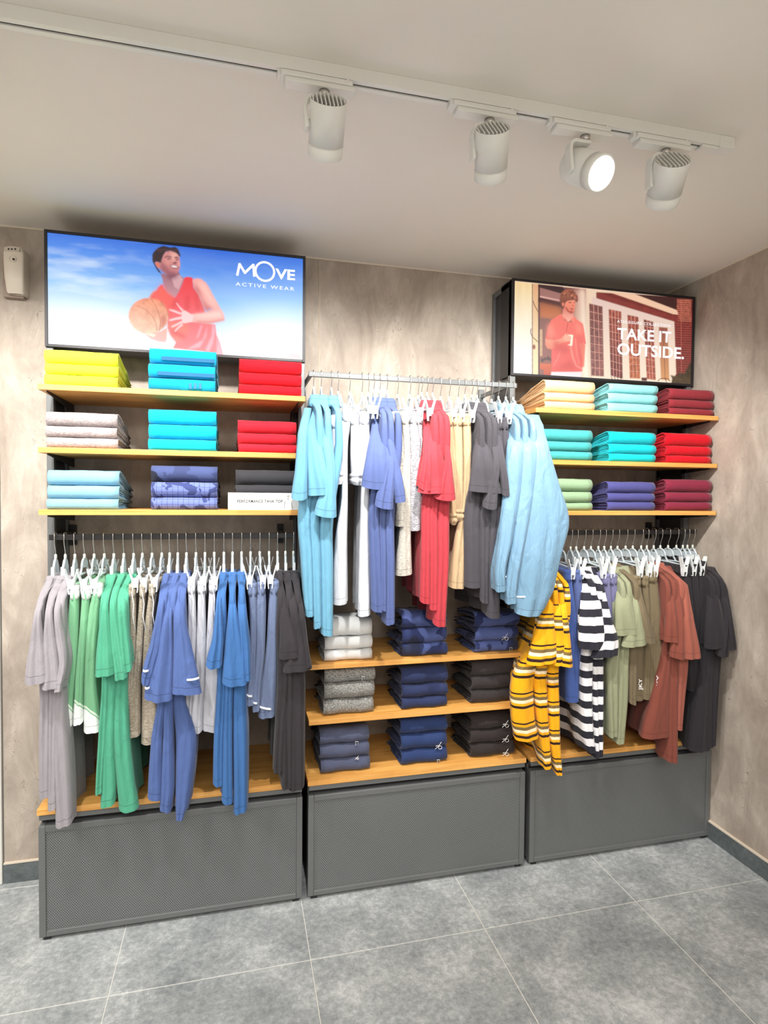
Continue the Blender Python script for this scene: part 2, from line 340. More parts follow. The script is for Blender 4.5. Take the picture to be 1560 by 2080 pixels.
# ------------------------------------------------------------------ cabinets, frames, shelves, rails
YC = -0.375
UN = [('left', -0.658, 0.243, 'leftmost low grey cabinet with perforated front, under the left clothes rail'),
      ('middle', 0.265, 1.166, 'middle low grey cabinet with perforated front, under the folded trousers'),
      ('right', 1.190, 2.087, 'rightmost low grey cabinet with perforated front, in the corner')]
for nm, x0, x1, lab in UN:
    t = thing('display_cabinet', lab, 'cabinet', 'low display cabinets', ((x0 + x1) / 2, YC, 0))
    def part(name, boxes, m, bevel=0.0015, parent=t):
        b = MB()
        for q in boxes: b.box(*q)
        o = b.build(name, m, t, bevel); o.location = -t.location
        return o
    part('body', [(x0 + 0.004, x1 - 0.004, YC + 0.03, -0.012, 0.03, 0.425)], M_dark)
    part('front_frame', [(x0, x0 + 0.022, YC, YC + 0.03, 0.013, 0.402), (x1 - 0.022, x1, YC, YC + 0.03, 0.013, 0.402),
                         (x0 + 0.022, x1 - 0.022, YC, YC + 0.03, 0.380, 0.402), (x0 + 0.022, x1 - 0.022, YC, YC + 0.03, 0.013, 0.033)], M_metal, 0.0025)
    part('front_panel', [(x0 + 0.022, x1 - 0.022, YC + 0.006, YC + 0.012, 0.033, 0.380)], M_perf, 0)
    part('top_rail', [(x0 + 0.002, x1 - 0.002, YC + 0.002, YC + 0.03, 0.4215, 0.4385)], M_metal)
    part('side_post', [(x0 + 0.001, x0 + 0.02, YC + 0.032, YC + 0.06, 0.02, 0.42)], M_metal)
    part('side_post', [(x1 - 0.02, x1 - 0.001, YC + 0.032, YC + 0.06, 0.02, 0.42)], M_metal)
    for fx in (x0 + 0.012, x1 - 0.036):
        part('foot', [(fx, fx + 0.024, YC + 0.006, YC + 0.03, 0.0, 0.014)], M_dark)
        part('foot', [(fx, fx + 0.024, -0.06, -0.036, 0.0, 0.03)], M_dark)
    part('wooden_top', [(x0 - 0.003, x1 + 0.001, YC - 0.004, -0.002, 0.442, 0.463)], M_wood, 0.001)

def frame_side(t, x0, x1):
    def part(name, boxes, m):
        b = MB()
        for q in boxes: b.box(*q)
        o = b.build(name, m, t, 0.0012); o.location = -t.location
    yf = -0.205; z0, z1 = 0.464, 2.482
    part('front_post', [(x0, x1, yf, yf + 0.024, z0, z1)], M_metal)
    part('back_post', [(x0, x1, -0.026, -0.002, z0, z1)], M_metal)
    part('top_bar', [(x0, x1, yf + 0.024, -0.026, z1 - 0.024, z1)], M_metal)
    xm = (x0 + x1) / 2
    part('side_panel', [(xm - 0.003, xm + 0.003, yf + 0.024, -0.026, z0, z1 - 0.024)], M_perfside)
for x0, x1, nm in [(-0.670, -0.646, 'leftmost'), (0.238, 0.262, 'second'), (1.152, 1.176, 'third'), (2.058, 2.082, 'rightmost')]:
    t = thing('side_frame', {'leftmost': 'leftmost tall grey perforated side frame, at the outer end of the left shelves',
                             'second': 'tall grey perforated side frame between the left and middle displays',
                             'third': 'tall grey perforated side frame at the left end of the right display',
                             'rightmost': 'rightmost tall dark side frame, by the right wall'}[nm], 'frame', 'tall side frames', ((x0 + x1) / 2, -0.1, 0.464))
    frame_side(t, x0, x1)

def shelf(x0, x1, zt, lab, br=True, h=0.019):
    t = thing('wooden_shelf', lab, 'shelf', 'oak shelves', ((x0 + x1) / 2, -0.2, zt))
    b = MB(); b.box(x0, x1, -0.37, -0.004, zt - h, zt); o = b.build('shelf_board', M_wood, t, 0.001); o.location = -t.location
    for bx in (x0 + 0.022, x1 - 0.026):
        b = MB(); b.add([(bx, -0.35, zt - h), (bx, -0.01, zt - h), (bx, -0.01, zt - h - 0.035), (bx, -0.35, zt - h - 0.006), (bx + 0.003, -0.35, zt - h), (bx + 0.003, -0.01, zt - h), (bx + 0.003, -0.01, zt - h - 0.035), (bx + 0.003, -0.35, zt - h - 0.006)],
                        [(0, 1, 2, 3), (7, 6, 5, 4), (0, 4, 5, 1), (1, 5, 6, 2), (2, 6, 7, 3), (3, 7, 4, 0)])
        o = b.build('bracket', M_dark, t); o.location = -t.location
for k, z in enumerate((1.911, 1.699, 1.488)):
    w_ = ('top', 'middle', 'lowest')[k]
    shelf(-0.650, 0.247, z, f'{w_} oak shelf on the left, above the left clothes rail')
    shelf(1.190, 2.084, z, f'{w_} oak shelf on the right, above the right clothes rail')
shelf(0.268, 1.166, 0.902, 'upper oak shelf of the middle display, holding camouflage trousers')
shelf(0.266, 1.166, 0.690, 'lower oak shelf of the middle display, holding dark grey trousers')

def rail(x0, x1, z, Y, lab, arms):
    t = thing('clothes_rail', lab, 'rail', 'clothes rails', ((x0 + x1) / 2, Y, z))
    b = MB(); b.box(x0, x1, Y - 0.006, Y + 0.006, z - 0.020, z); o = b.build('bar', M_dark if arms == 'dark' else M_metal, t, 0.002); o.location = -t.location
    for ax in (x0 + 0.004, x1 - 0.04):
        b = MB(); b.box(ax, ax + 0.010, Y + 0.006, -0.02, z - 0.020, z - 0.002); b.box(ax - 0.008, ax + 0.018, -0.02, -0.004, z - 0.06, z + 0.02)
        o = b.build('bracket', M_dark if arms == 'dark' else M_metal, t, 0.001); o.location = -t.location
RZ = {'L': 1.398, 'C': 2.018, 'R': 1.400}; RY = {'L': -0.29, 'C': -0.30, 'R': -0.29}
rail(-0.640, 0.216, RZ['L'], RY['L'], 'dark clothes rail on the left, below the oak shelves', 'dark')
rail(0.266, 1.135, RZ['C'], RY['C'], 'grey clothes rail in the middle, higher than the other two', 'grey')
rail(1.205, 2.050, RZ['R'], RY['R'], 'dark clothes rail on the right, below the oak shelves', 'dark')

# ------------------------------------------------------------------ draped cloth
def smooth_rows(rows, step):
    """rows of equal-length tuples, first entry z (falling): resampled with a monotone smooth curve"""
    out = []; n = len(rows)
    for i in range(n - 1):
        a, b_ = rows[i], rows[i + 1]; p = rows[max(i - 1, 0)]; q = rows[min(i + 2, n - 1)]
        k = max(1, int(round(abs(a[0] - b_[0]) / step)))
        for j in range(k):
            t = j / k; r = []
            for c in range(len(a)):
                if c == 0: r.append(a[0] + (b_[0] - a[0]) * t); continue
                m0 = (b_[c] - p[c]) / 2; m1 = (q[c] - a[c]) / 2
                r.append((2 * t ** 3 - 3 * t * t + 1) * a[c] + (t ** 3 - 2 * t * t + t) * m0 + (-2 * t ** 3 + 3 * t * t) * b_[c] + (t ** 3 - t * t) * m1)
            out.append(r)
    out.append(list(rows[-1])); return out
def drape(rows, amp=0.008, k=2.3, ph=0.0, step=0.03, lobes=0.004, nl=1, front=0.003, inner=0.035, nf=17, ns=12, drift=2.0, groove=0.008):
    """rows: (z, yf, yb, xf, hf, xb, hb) from the top down: a closed cloth tube, front edge at yf, back edge at yb"""
    R = smooth_rows(rows, step); mb = MB(); zt, zb = R[0][0], R[-1][0]; H = max(zt - zb, 1e-3); NG = 1 if R[-1][4] < 0.036 else 2
    def ring(r, z, shrink=0.0, hem=0.0):
        _, yf, yb, xf, hf, xb, hb = r; hf = max(hf - shrink, 0.0015); hb = max(hb - shrink, 0.001); yf += shrink; yb -= shrink
        L = max(yb - yf, 0.004); rf = min(hf, 0.3 * L, 0.03); rb = min(hb, 0.3 * L); g = (zt - z) / H; A = amp * min(1.0, g * 1.8) * (0.6 + 0.4 * g)
        pts = []; xm = xf
        for i in range(nf):
            f = -pi / 2 + pi * i / (nf - 1); s_ = sin(f); s_ = math.copysign(abs(s_) ** 0.9, s_)
            yy = yf + rf * (1 - cos(f)) + front * g * sin(3.1 * s_ * (1 + hf * 20) + ph + 4 * z) * (1 - abs(s_))
            for gi in range(NG):
                c0 = -0.75 + 1.5 * (gi + 0.5) / NG + 0.22 * sin(ph * (gi + 2) + 2.2 * g + gi) ; wd = (0.24 + 0.07 * sin(4 * g + gi + ph))
                yy += min(groove, hf * 0.55) * (0.35 + 0.65 * abs(sin(3 * g + 1.7 * gi + ph))) * min(1, 0.15 + g * 1.3) * math.exp(-((s_ - c0) / wd) ** 2)
            pts.append((xf + hf * s_, yy))
        def side(sgn, rev):
            o = []
            for i in range(1, ns):
                t = i / ns; t = 1 - t if rev else t
                y = yf + rf + (L - rf - rb) * t; e = t * t * (3 - 2 * t)
                h = hf + (hb - hf) * e; h *= 1 - 0.35 * sin(pi * t)
                ww = min(1, t / 0.12) * (A * sin(2 * pi * (k * t + drift * 0.25 * g) + ph) + A * 0.45 * sin(2 * pi * (2.3 * k * t) + 2 * ph + sgn))
                o.append((xf + (xb - xf) * t + sgn * h + ww, y))
            return o
        pts += side(1, False)
        for i in range(5):
            f = pi / 2 - pi * i / 4; pts.append((xb + hb * sin(f), yb - rb * (1 - cos(f))))
        pts += side(-1, True)
        n = len(pts); vs = []; uv = []
        for i, (x, y) in enumerate(pts):
            dz = (lobes * sin(nl * 2 * pi * i / n + ph) - (0.009 * (1 - ((i - (nf - 1) / 2) / (nf / 2)) ** 2) if i < nf else 0)) * max(0, g - 0.6) / 0.4
            vs.append((min(x, XR - 0.004), min(y, -0.004), z + dz)); uv.append(((x - xf) + (y - yf), z - zb + hem))
        return vs, uv
    V = []; UV = []; n = None
    for r in R:
        vs, uv = ring(r, r[0]); n = len(vs); V.append(vs); UV.append(uv)
    r = R[-1]; outer = len(V)
    if inner:
        vs, uv = ring(r, r[0]); V.append(vs); UV.append([(a, 0.0) for a, _ in uv])
        vs, uv = ring(r, r[0], 0.0016); V.append(vs); UV.append([(a, 0.0) for a, _ in uv])
        V.append(vs); UV.append([(a, 0.0) for a, _ in uv])
        zi = zb + min(inner, H * 0.4); r = min(R, key=lambda q: abs(q[0] - zi))
        vs, uv = ring(r, r[0], 0.006); V.append(vs); UV.append([(a, 0.005) for a, _ in uv])
    skip = {outer - 1, outer + 1}
    fs = [(i * n + j, i * n + (j + 1) % n, (i + 1) * n + (j + 1) % n, (i + 1) * n + j) for i in range(len(V) - 1) if not (inner and i in skip) for j in range(n)]
    m = len(V); vs = [p for q in V for p in q]; uv = [p for q in UV for p in q]
    fs.append(tuple(range(n - 1, -1, -1))); fs.append(tuple((m - 1) * n + j for j in range(n)))
    mb.add(vs, fs, True, 0, uv); return mb

def px_rows(rows, yfun):
    out = []
    for r in rows:
        y, a, c = r[:3]; Y, Yb = yfun(y)
        p, q = at(a, y, Y), at(c, y, Y)
        out.append(((p.z + q.z) / 2, Y, Yb, (p.x + q.x) / 2, abs(q.x - p.x) / 2))
    return out
def relobj(o, t):
    o.location = -t.location; return o

def clear_of(levels):
    o = [levels[0]]
    for l in levels[1:]:
        if l[0] < o[-1][0] - 0.012: o.append(l)
    return o
ZC = {'L': 0.148, 'C': 0.118, 'R': 0.150}
def top_garment(name, label, cat, grp, R, hx, mat, Srows, Brows, polo=False, stripe=None, hemw=0.014, sl_depth=0.085, seed=0, long_sleeve=False, zhem=0.5, bd=0.0):
    p = at(hx, {'L': 1088, 'C': 768, 'R': 1078}[R], RY[R]); x0 = p.x; yr = RY[R]; zc = RZ[R] - ZC[R]
    t = thing(name, label, cat, grp, (x0, yr, zc)); rnd = random.Random(seed)
    ph = rnd.uniform(0, 6.28)
    up = [(zc, yr - 0.055, yr + 0.055, x0, 0.016, x0, 0.014), (zc - 0.014, yr - 0.085, yr + 0.085, x0, 0.016, x0, 0.014), (zc - 0.032, yr - 0.135, yr + 0.13, x0, 0.012, x0, 0.012),
          (zc - 0.055, yr - 0.175, yr + 0.175, x0, 0.010, x0, 0.011), (zc - 0.10, yr - 0.190, yr + 0.20, x0, 0.012, x0, 0.012), (zc - 0.2, yr - 0.185, yr + 0.205, x0, 0.015, x0, 0.014)]
    low = []
    if Brows:
        for z, Y, Yb, x, h in px_rows(Brows, lambda y: (yr - 0.185 + bd, yr + 0.205)):
            if z < zc - 0.24: low.append((z, Y, Yb, x, h, x0 * 0.8 + x * 0.2, 0.018))
    else:
        low = [(zc - 0.4, yr - 0.185, yr + 0.2, x0, 0.02, x0, 0.016), (zhem, yr - 0.185, yr + 0.2, x0, 0.022, x0, 0.016)]
    relobj(drape(clear_of(up + low), 0.010, 1.9 + rnd.random(), ph, lobes=0.006, drift=rnd.uniform(-2, 2)).build('body', mat, t), t)
    # near sleeve
    if Srows:
        y0 = Srows[0][0]
        def yf(y):
            q = min(1, max(0, (y - y0) / 62.0)); d = max(0, (y - y0 - 62) / 150.0)
            Y = yr - 0.075 - 0.132 * q - 0.030 * min(d, 1.5) ; return Y, Y + 0.05 + (sl_depth - 0.05) * q
        rows = [(z, Y, Yb, x, h, x + (0.004 if R == 'L' else -0.004), max(0.008, h * 0.62)) for z, Y, Yb, x, h in px_rows(Srows, yf)]
        relobj(drape(clear_of(rows), 0.003, 1.2, ph, step=0.02, lobes=0.005, nl=1, front=0.006, inner=0.06, nf=27, ns=7, groove=0.0025 if long_sleeve else 0.0055).build('sleeve', mat, t), t)
    # far sleeve
    zs = zc - 0.05; L = 0.45 if long_sleeve else 0.21
    rows = [(zs, yr + 0.15, yr + 0.19, x0, 0.012, x0, 0.01), (zs - 0.06, yr + 0.18, yr + 0.225, x0, 0.022, x0, 0.016), (zs - L, yr + 0.19, yr + 0.26, x0, 0.034, x0, 0.02)]
    relobj(drape(rows, 0.002, 1.1, ph, step=0.05, ns=5, nf=7).build('sleeve', mat, t), t)
    # neckband / collar
    if polo:
        h = 0.036
        rows = [(zc + 0.022, yr - 0.060, yr + 0.052, x0, 0.017, x0, 0.014), (zc + 0.012, yr - 0.068, yr + 0.060, x0, 0.021, x0, 0.017), (zc - 0.018, yr - 0.082, yr + 0.072, x0, 0.025, x0, 0.020)]
    else:
        rows = [(zc + 0.007, yr - 0.058, yr + 0.056, x0, 0.016, x0, 0.013), (zc - 0.006, yr - 0.070, yr + 0.068, x0, 0.021, x0, 0.017)]
    relobj(drape(rows, 0.001, 1.0, ph, step=0.01, lobes=0.002, inner=0.0).build('collar', mat, t), t)
    if stripe:
        for (ya, xa, yb_, xb_) in stripe:
            Y = yr - 0.075 - 0.132 - 0.034 - 0.004; P, Q = at(xa, ya, Y), at(xb_, yb_, Y); b = MB(); n = 6
            vs = []
            for i in range(n + 1):
                u = i / n; c_ = P.lerp(Q, u); off = 0.010 * (2 * u - 1) ** 2
                vs += [(c_.x, c_.y + off, c_.z + 0.0028), (c_.x, c_.y + off, c_.z - 0.0028), (c_.x, c_.y + off + 0.006, c_.z + 0.0028), (c_.x, c_.y + off + 0.006, c_.z - 0.0028)]
            b.add(vs, [f for i in range(n) for f in ((4 * i, 4 * i + 1, 4 * i + 5, 4 * i + 4), (4 * i, 4 * i + 4, 4 * i + 6, 4 * i + 2), (4 * i + 1, 4 * i + 3, 4 * i + 7, 4 * i + 5))])
            relobj(b.build('reflective_stripe', M_refl, t), t)
    return t, x0
def bottom_garment(name, label, cat, grp, R, hx, mat, rows_, cord=None, cuff=False, stripe=None, seed=0, zdrop=None, letters=None):
    p = at(hx, {'L': 1088, 'C': 768, 'R': 1078}[R], RY[R]); x0 = p.x; yr = RY[R]; rnd = random.Random(seed); ph = rnd.uniform(0, 6.28)
    pr = px_rows(rows_, lambda y: (yr - 0.155, yr + 0.155))
    z0 = pr[0][0]; t = thing(name, label, cat, grp, (x0, yr, z0))
    rows = [(z, Y, Yb, x, h, x0 * 0.75 + x * 0.25, max(0.012, h * 0.6)) for z, Y, Yb, x, h in pr]
    relobj(drape(clear_of(rows), 0.009, 1.6 + rnd.random(), ph, lobes=0.005, drift=rnd.uniform(-1.5, 1.5)).build('body', mat, t), t)
    z, Y, Yb, x, h = pr[0]; e = 0.003
    w_ = [(z + 0.004, Y - e, Yb + e, x, h + e * .6, x0, 0.014), (z - 0.016, Y - e, Yb + e, x, h + e, x0, 0.017), (z - 0.034, Y - e, Yb + e, x, h + e * .7, x0, 0.018)]
    relobj(drape(w_, 0.001, 7.0, ph, step=0.009, lobes=0.0, inner=0.0).build('waistband', mat, t), t)
    if cuff:
        z, Y, Yb, x, h = pr[-1]
        w_ = [(z + 0.030, Y - e, Yb + e, x, h + e, x, h * .7), (z + 0.02, Y - 3 * e, Yb + e, x, h + 2 * e, x, h * .7), (z + 0.012, Y - e, Yb + e, x, h + e, x, h * .7), (z + 0.003, Y - 3 * e, Yb + e, x, h + 2 * e, x, h * .7), (z - 0.008, Y, Yb, x, h, x, h * .6)]
        relobj(drape(w_, 0.001, 8.0, ph, step=0.004, lobes=0.001, front=0.004).build('elastic_cuff', mat, t), t)
    if cord:
        z, Y, Yb, x, h = pr[0]; pts = [(x, Y - 0.004, z - 0.02), (x + 0.008, Y - 0.010, z - 0.06), (x + h * .6, Y - 0.012, z - 0.10), (x + 0.012, Y - 0.012, z - 0.15)]
        b = MB(); b.tube(pts, 0.0013, 6); relobj(b.build('drawcord', cord, t), t)
    if stripe:
        for (ya, xa, yb_, xb_) in stripe:
            Y = yr - 0.155 - 0.003; P, Q = at(xa, ya, Y), at(xb_, yb_, Y); b = MB(); n = 6; vs = []
            for i in range(n + 1):
                u = i / n; c_ = P.lerp(Q, u); off = 0.010 * (2 * u - 1) ** 2
                vs += [(c_.x, c_.y + off, c_.z + 0.003), (c_.x, c_.y + off, c_.z - 0.003), (c_.x, c_.y + off + 0.006, c_.z + 0.003), (c_.x, c_.y + off + 0.006, c_.z - 0.003)]
            b.add(vs, [f for i in range(n) for f in ((4 * i, 4 * i + 1, 4 * i + 5, 4 * i + 4), (4 * i, 4 * i + 4, 4 * i + 6, 4 * i + 2), (4 * i + 1, 4 * i + 3, 4 * i + 7, 4 * i + 5))])
            relobj(b.build('reflective_stripe', M_refl, t), t)
    return t, x0

# ------------------------------------------------------------------ hangers
def hook_pts():
    pts = [(0, 0.013, -0.012), (0, 0.013, -0.002)]
    for i in range(7):
        a = pi * i / 6; pts.append((0, 0.013 * cos(a), 0.006 * sin(a) + 0.001))
    pts += [(0, -0.0135, -0.018), (0, -0.0125, -0.032), (0, -0.007, -0.046), (0, -0.001, -0.058), (0, 0, -0.078)]
    return pts
def hanger_protos():
    pr = {}
    for kind in ('shirt', 'clip'):
        parts = []
        b = MB(); b.tube(hook_pts(), 0.0015, 6); parts.append(('hook', b, M_chrome))
        b = MB(); b.tube([(0, 0, -0.070), (0, 0, -0.088)], [0.0042, 0.0052], 8); parts.append(('neck', b, M_neck))
        if kind == 'shirt':
            b = MB()
            for s in (-1, 1):
                b.tube([(0, 0, -0.085), (0, s * 0.012, -0.093), (0, s * 0.024, -0.112), (0, s * 0.032, -0.140), (0, s * 0.060, -0.176), (0, s * 0.12, -0.200), (0, s * 0.155, -0.222)], [0.0045, 0.0045, 0.0045, 0.0045, 0.0045, 0.005, 0.005], 6)
            b.tube([(0, -0.035, -0.150), (0, 0.035, -0.150)], 0.004, 6)
            b.box(-0.001, 0.001, -0.024, 0.024, -0.135, -0.098); parts.append(('shoulder_arms', b, M_clear))
            b = MB(); b.box(-0.005, 0.005, -0.036, -0.02, -0.148, -0.112); parts.append(('size_tab', b, M_clip))
        else:
            b = MB(); ring_ = []
            for i in range(13):
                a = pi * i / 12; ring_.append((0, -0.034 * cos(a), -0.118 + 0.034 * sin(a)))
            b.tube(ring_, 0.0038, 6)
            b.tube([ring_[0], (0, -0.05, -0.138), (0, -0.150, -0.146)], 0.0042, 6); b.tube([ring_[-1], (0, 0.05, -0.138), (0, 0.150, -0.146)], 0.0042, 6)
            b.tube([(0, -0.05, -0.138), (0, 0.05, -0.138)], 0.004, 6)
            prof = [(0, -0.034 * cos(pi * i / 12), -0.118 + 0.034 * sin(pi * i / 12)) for i in range(13)]
            vs = [(s * 0.0009, y, z) for s in (-1, 1) for _, y, z in prof]
            b.add(vs, [tuple(range(12, -1, -1)), tuple(range(13, 26))] + [(i, i + 1, i + 14, i + 13) for i in range(12)])
            parts.append(('hanger_bar', b, M_clear))
            for s in (-1, 1):
                c = MB(); y = s * 0.148
                for d in (-1, 1):   # two pinch plates, splayed at the top, jaws at the bottom
                    pl = [(d * 0.0185, -0.106, 0.008), (d * 0.0155, -0.120, 0.0105), (d * 0.0095, -0.140, 0.0105), (d * 0.0066, -0.156, 0.010), (d * 0.0058, -0.178, 0.009), (d * 0.0042, -0.190, 0.007)]
                    vs = []
                    for x, z, hw in pl: vs += [(x, y - hw, z), (x, y + hw, z), (x + d * 0.0036, y - hw, z), (x + d * 0.0036, y + hw, z)]
                    fs = []
                    for i in range(len(pl) - 1):
                        q = 4 * i
                        fs += [(q, q + 1, q + 5, q + 4), (q + 2, q + 6, q + 7, q + 3), (q, q + 4, q + 6, q + 2), (q + 1, q + 3, q + 7, q + 5)]
                    fs += [(0, 2, 3, 1), (4 * len(pl) - 4, 4 * len(pl) - 3, 4 * len(pl) - 1, 4 * len(pl) - 2)]
                    c.add(vs, fs)
                c.box(-0.0075, 0.0075, y - 0.0085, y + 0.0085, -0.172, -0.148)
                c.tube([(-0.007, y, -0.146), (0.007, y, -0.146)], 0.006, 8)
                parts.append(('clip', c, M_clip))
        pr[kind] = parts
    return pr
HP = hanger_protos(); HM = {}
def hanger(kind, label, grp, x, R, rz=0.0):
    t = thing('shirt_hanger' if kind == 'shirt' else 'clip_hanger', label, 'hanger', grp, (x, RY[R], RZ[R])); t.rotation_euler = (0, 0, rz)
    if kind not in HM:
        HM[kind] = [b.build(n, m, t) for n, b, m in HP[kind]]
    else:
        for o in HM[kind]:
            c = o.copy(); COL.objects.link(c); c.parent = t
    if R == 'C' and kind == 'shirt': t.scale = (1, 1, 0.82)
    return t

# ------------------------------------------------------------------ cloths on the rails
MC = {}
MC['grey'] = cloth('grey_jersey', (150, 146, 152)); MC['sage'] = cloth('sage_shorts_cloth', (120, 178, 138), 'diagonal', (232, 238, 236), extra=0.068)
MC['green'] = cloth('green_jersey', (76, 158, 128)); MC['beige'] = cloth('beige_melange', (176, 166, 150), 'melange', (140, 130, 114))
MC['blue'] = cloth('blue_jersey', (76, 98, 152)); MC['pale'] = cloth('pale_grey_fleece', (186, 188, 196), wr=0.7)
MC['royal'] = cloth('royal_jersey', (58, 102, 158)); MC['slate'] = cloth('slate_woven', (106, 120, 152), wr=0.8); MC['char'] = cloth('charcoal_jersey', (48, 45, 49)); MC['black'] = cloth('black_jersey', (34, 32, 36))
MC['sky'] = cloth('sky_pique', (106, 162, 190)); MC['white'] = cloth('white_cotton', (200, 203, 210), wr=0.6); MC['indigo'] = cloth('indigo_pique', (82, 97, 146))
MC['cream'] = cloth('cream_melange', (196, 192, 182), 'melange', (160, 156, 148)); MC['gmel'] = cloth('grey_melange', (172, 172, 178), 'melange', (122, 122, 128))
MC['red'] = cloth('red_pique', (180, 58, 68)); MC['sand'] = cloth('sand_cotton', (186, 160, 126), wr=0.7); MC['graph'] = cloth('graphite_pique', (70, 68, 74)); MC['jack'] = cloth('light_blue_nylon', (112, 148, 174), rough=0.5, wr=0.9)
Y_, K_, W_, O_ = (236, 168, 16), (44, 22, 18), (244, 226, 190), (120, 98, 58)
MC['yellow'] = cloth('yellow_stripes', Y_, 'bands', extra=(0.115, [(0.012, 0.022, K_), (0.032, 0.044, W_), (0.044, 0.056, O_), (0.066, 0.072, K_)]))
MC['bluec'] = cloth('blue_cotton', (66, 90, 154)); MC['bw'] = cloth('black_white_stripes', (232, 232, 236), 'bands', extra=(0.062, [(0.0, 0.030, (36, 36, 46))]))
MC['lav'] = cloth('lavender_cotton', (114, 114, 152)); MC['sagetee'] = cloth('sage_jersey', (142, 146, 118)); MC['olive'] = cloth('olive_jersey', (110, 98, 76)); MC['olivesh'] = cloth('olive_fleece', (118, 106, 82), wr=0.7)
MC['rust'] = cloth('rust_jersey', (152, 86, 72)); MC['brown'] = cloth('brown_jersey', (124, 66, 54)); MC['blackc'] = cloth('black_cotton', (40, 37, 42))

POS3 = ('leftmost', 'middle', 'rightmost'); POS2 = ('left', 'right'); RN = {'L': 'left rail', 'C': 'middle rail', 'R': 'right rail'}
NUM = {2: 'two', 3: 'three', 4: 'four'}
def pos(i, n):
    if n == 2: return ('left', 'right')[i]
    if n == 3: return POS3[i]
    return ('leftmost', 'second', 'third', 'rightmost')[i]
def batch(R, kind, name, desc, cat, items, mat, **kw):
    n = len(items); plural = desc + ('' if desc.endswith('s') else 's')
    for i, it in enumerate(items):
        hx = it['h']; k2 = dict(kw); k2.update({a: b_ for a, b_ in it.items() if a not in ('h', 'S', 'B', 'm')}); m = MC[it.get('m', mat)]
        sd = int(hx * 7) + i; lab = f'{pos(i, n)} of the {NUM[n]} {plural} on the {RN[R]}'
        if kind == 'top':
            t, x = top_garment(name, lab, cat, f'{plural} on the {RN[R]}', R, hx, m, it.get('S'), it.get('B'), seed=sd, **k2)
            hanger('shirt', f'clear hanger holding the {pos(i, n)} of the {plural}, {RN[R]}', f'clear hangers on the {RN[R]}', x, R, random.uniform(-0.05, 0.05))
        else:
            t, x = bottom_garment(name, lab, cat, f'{plural} on the {RN[R]}', R, hx, m, it.get('B'), seed=sd, **k2)
            hanger('clip', f'clear clip hanger holding the {pos(i, n)} of the {plural}, {RN[R]}', f'clear hangers on the {RN[R]}', x, R, random.uniform(-0.05, 0.05))

# left rail ---------------------------------------------------------
batch('L', 'top', 'tshirt', 'light grey t-shirts', 't-shirt', [
    dict(h=112.7, S=[(1175, 96, 107), (1200, 82, 98), (1244, 68, 82), (1310, 56, 88), (1362, 47, 94), (1384, 45, 96)], B=[(1260, 80, 97), (1400, 77, 99), (1500, 76, 100), (1615, 76, 99)]),
    dict(h=132.3, S=[(1178, 112, 126), (1205, 98, 112), (1244, 90, 105), (1310, 84, 114), (1368, 86, 121), (1395, 80, 124)], B=[(1400, 96, 116), (1500, 96, 114), (1640, 95, 113)]),
    dict(h=151.9, S=[(1172, 130, 145), (1200, 117, 132), (1241, 108, 121), (1300, 111, 130), (1350, 118, 134), (1404, 108, 124)], B=[(1340, 116, 134), (1400, 112, 130), (1500, 101, 136), (1600, 106, 142), (1679, 109, 144)])], 'grey')
batch('L', 'bot', 'shorts', 'green shorts with white hems', 'shorts', [
    dict(h=171.2, B=[(1192, 142, 158), (1250, 136, 158), (1320, 134, 156), (1390, 130, 150), (1473, 122, 144)]),
    dict(h=191.0, B=[(1192, 165, 182), (1250, 162, 178), (1320, 156, 172), (1390, 150, 168), (1470, 146, 167)]),
    dict(h=211.7, B=[(1188, 189, 205), (1250, 176, 201), (1320, 171, 195), (1400, 168, 194), (1483, 166, 205)])], 'sage')
batch('L', 'top', 'tshirt', 'green t-shirts', 't-shirt', [
    dict(h=231.0, S=[(1168, 222, 235), (1195, 212, 227), (1229, 206, 219), (1310, 194, 230), (1372, 190, 232)], B=[(1380, 205, 222), (1500, 198, 215), (1611, 192, 207)]),
    dict(h=251.2, S=[(1166, 241, 254), (1195, 228, 242), (1226, 221, 236), (1300, 222, 248), (1378, 231, 258)], B=[(1380, 214, 238), (1500, 207, 231), (1600, 203, 234), (1636, 201, 232)]),
    dict(h=271.3, S=[(1168, 258, 270), (1204, 240, 255), (1230, 236, 256), (1290, 238, 261), (1359, 246, 267)], B=[(1380, 232, 258), (1500, 226, 262), (1600, 234, 272), (1643, 238, 280)])], 'green')
batch('L', 'bot', 'shorts', 'beige melange shorts', 'shorts', [
    dict(h=289.0, B=[(1190, 262, 273), (1300, 262, 275), (1400, 256, 270), (1450, 250, 268), (1488, 248, 268)]),
    dict(h=308.7, B=[(1190, 284, 293), (1280, 277, 290), (1370, 269, 285), (1450, 260, 284), (1496, 256, 284)]),
    dict(h=328.5, B=[(1188, 303, 313), (1280, 292, 310), (1370, 287, 318), (1450, 285, 331), (1510, 284, 341)])], 'beige', cord=M_refl)
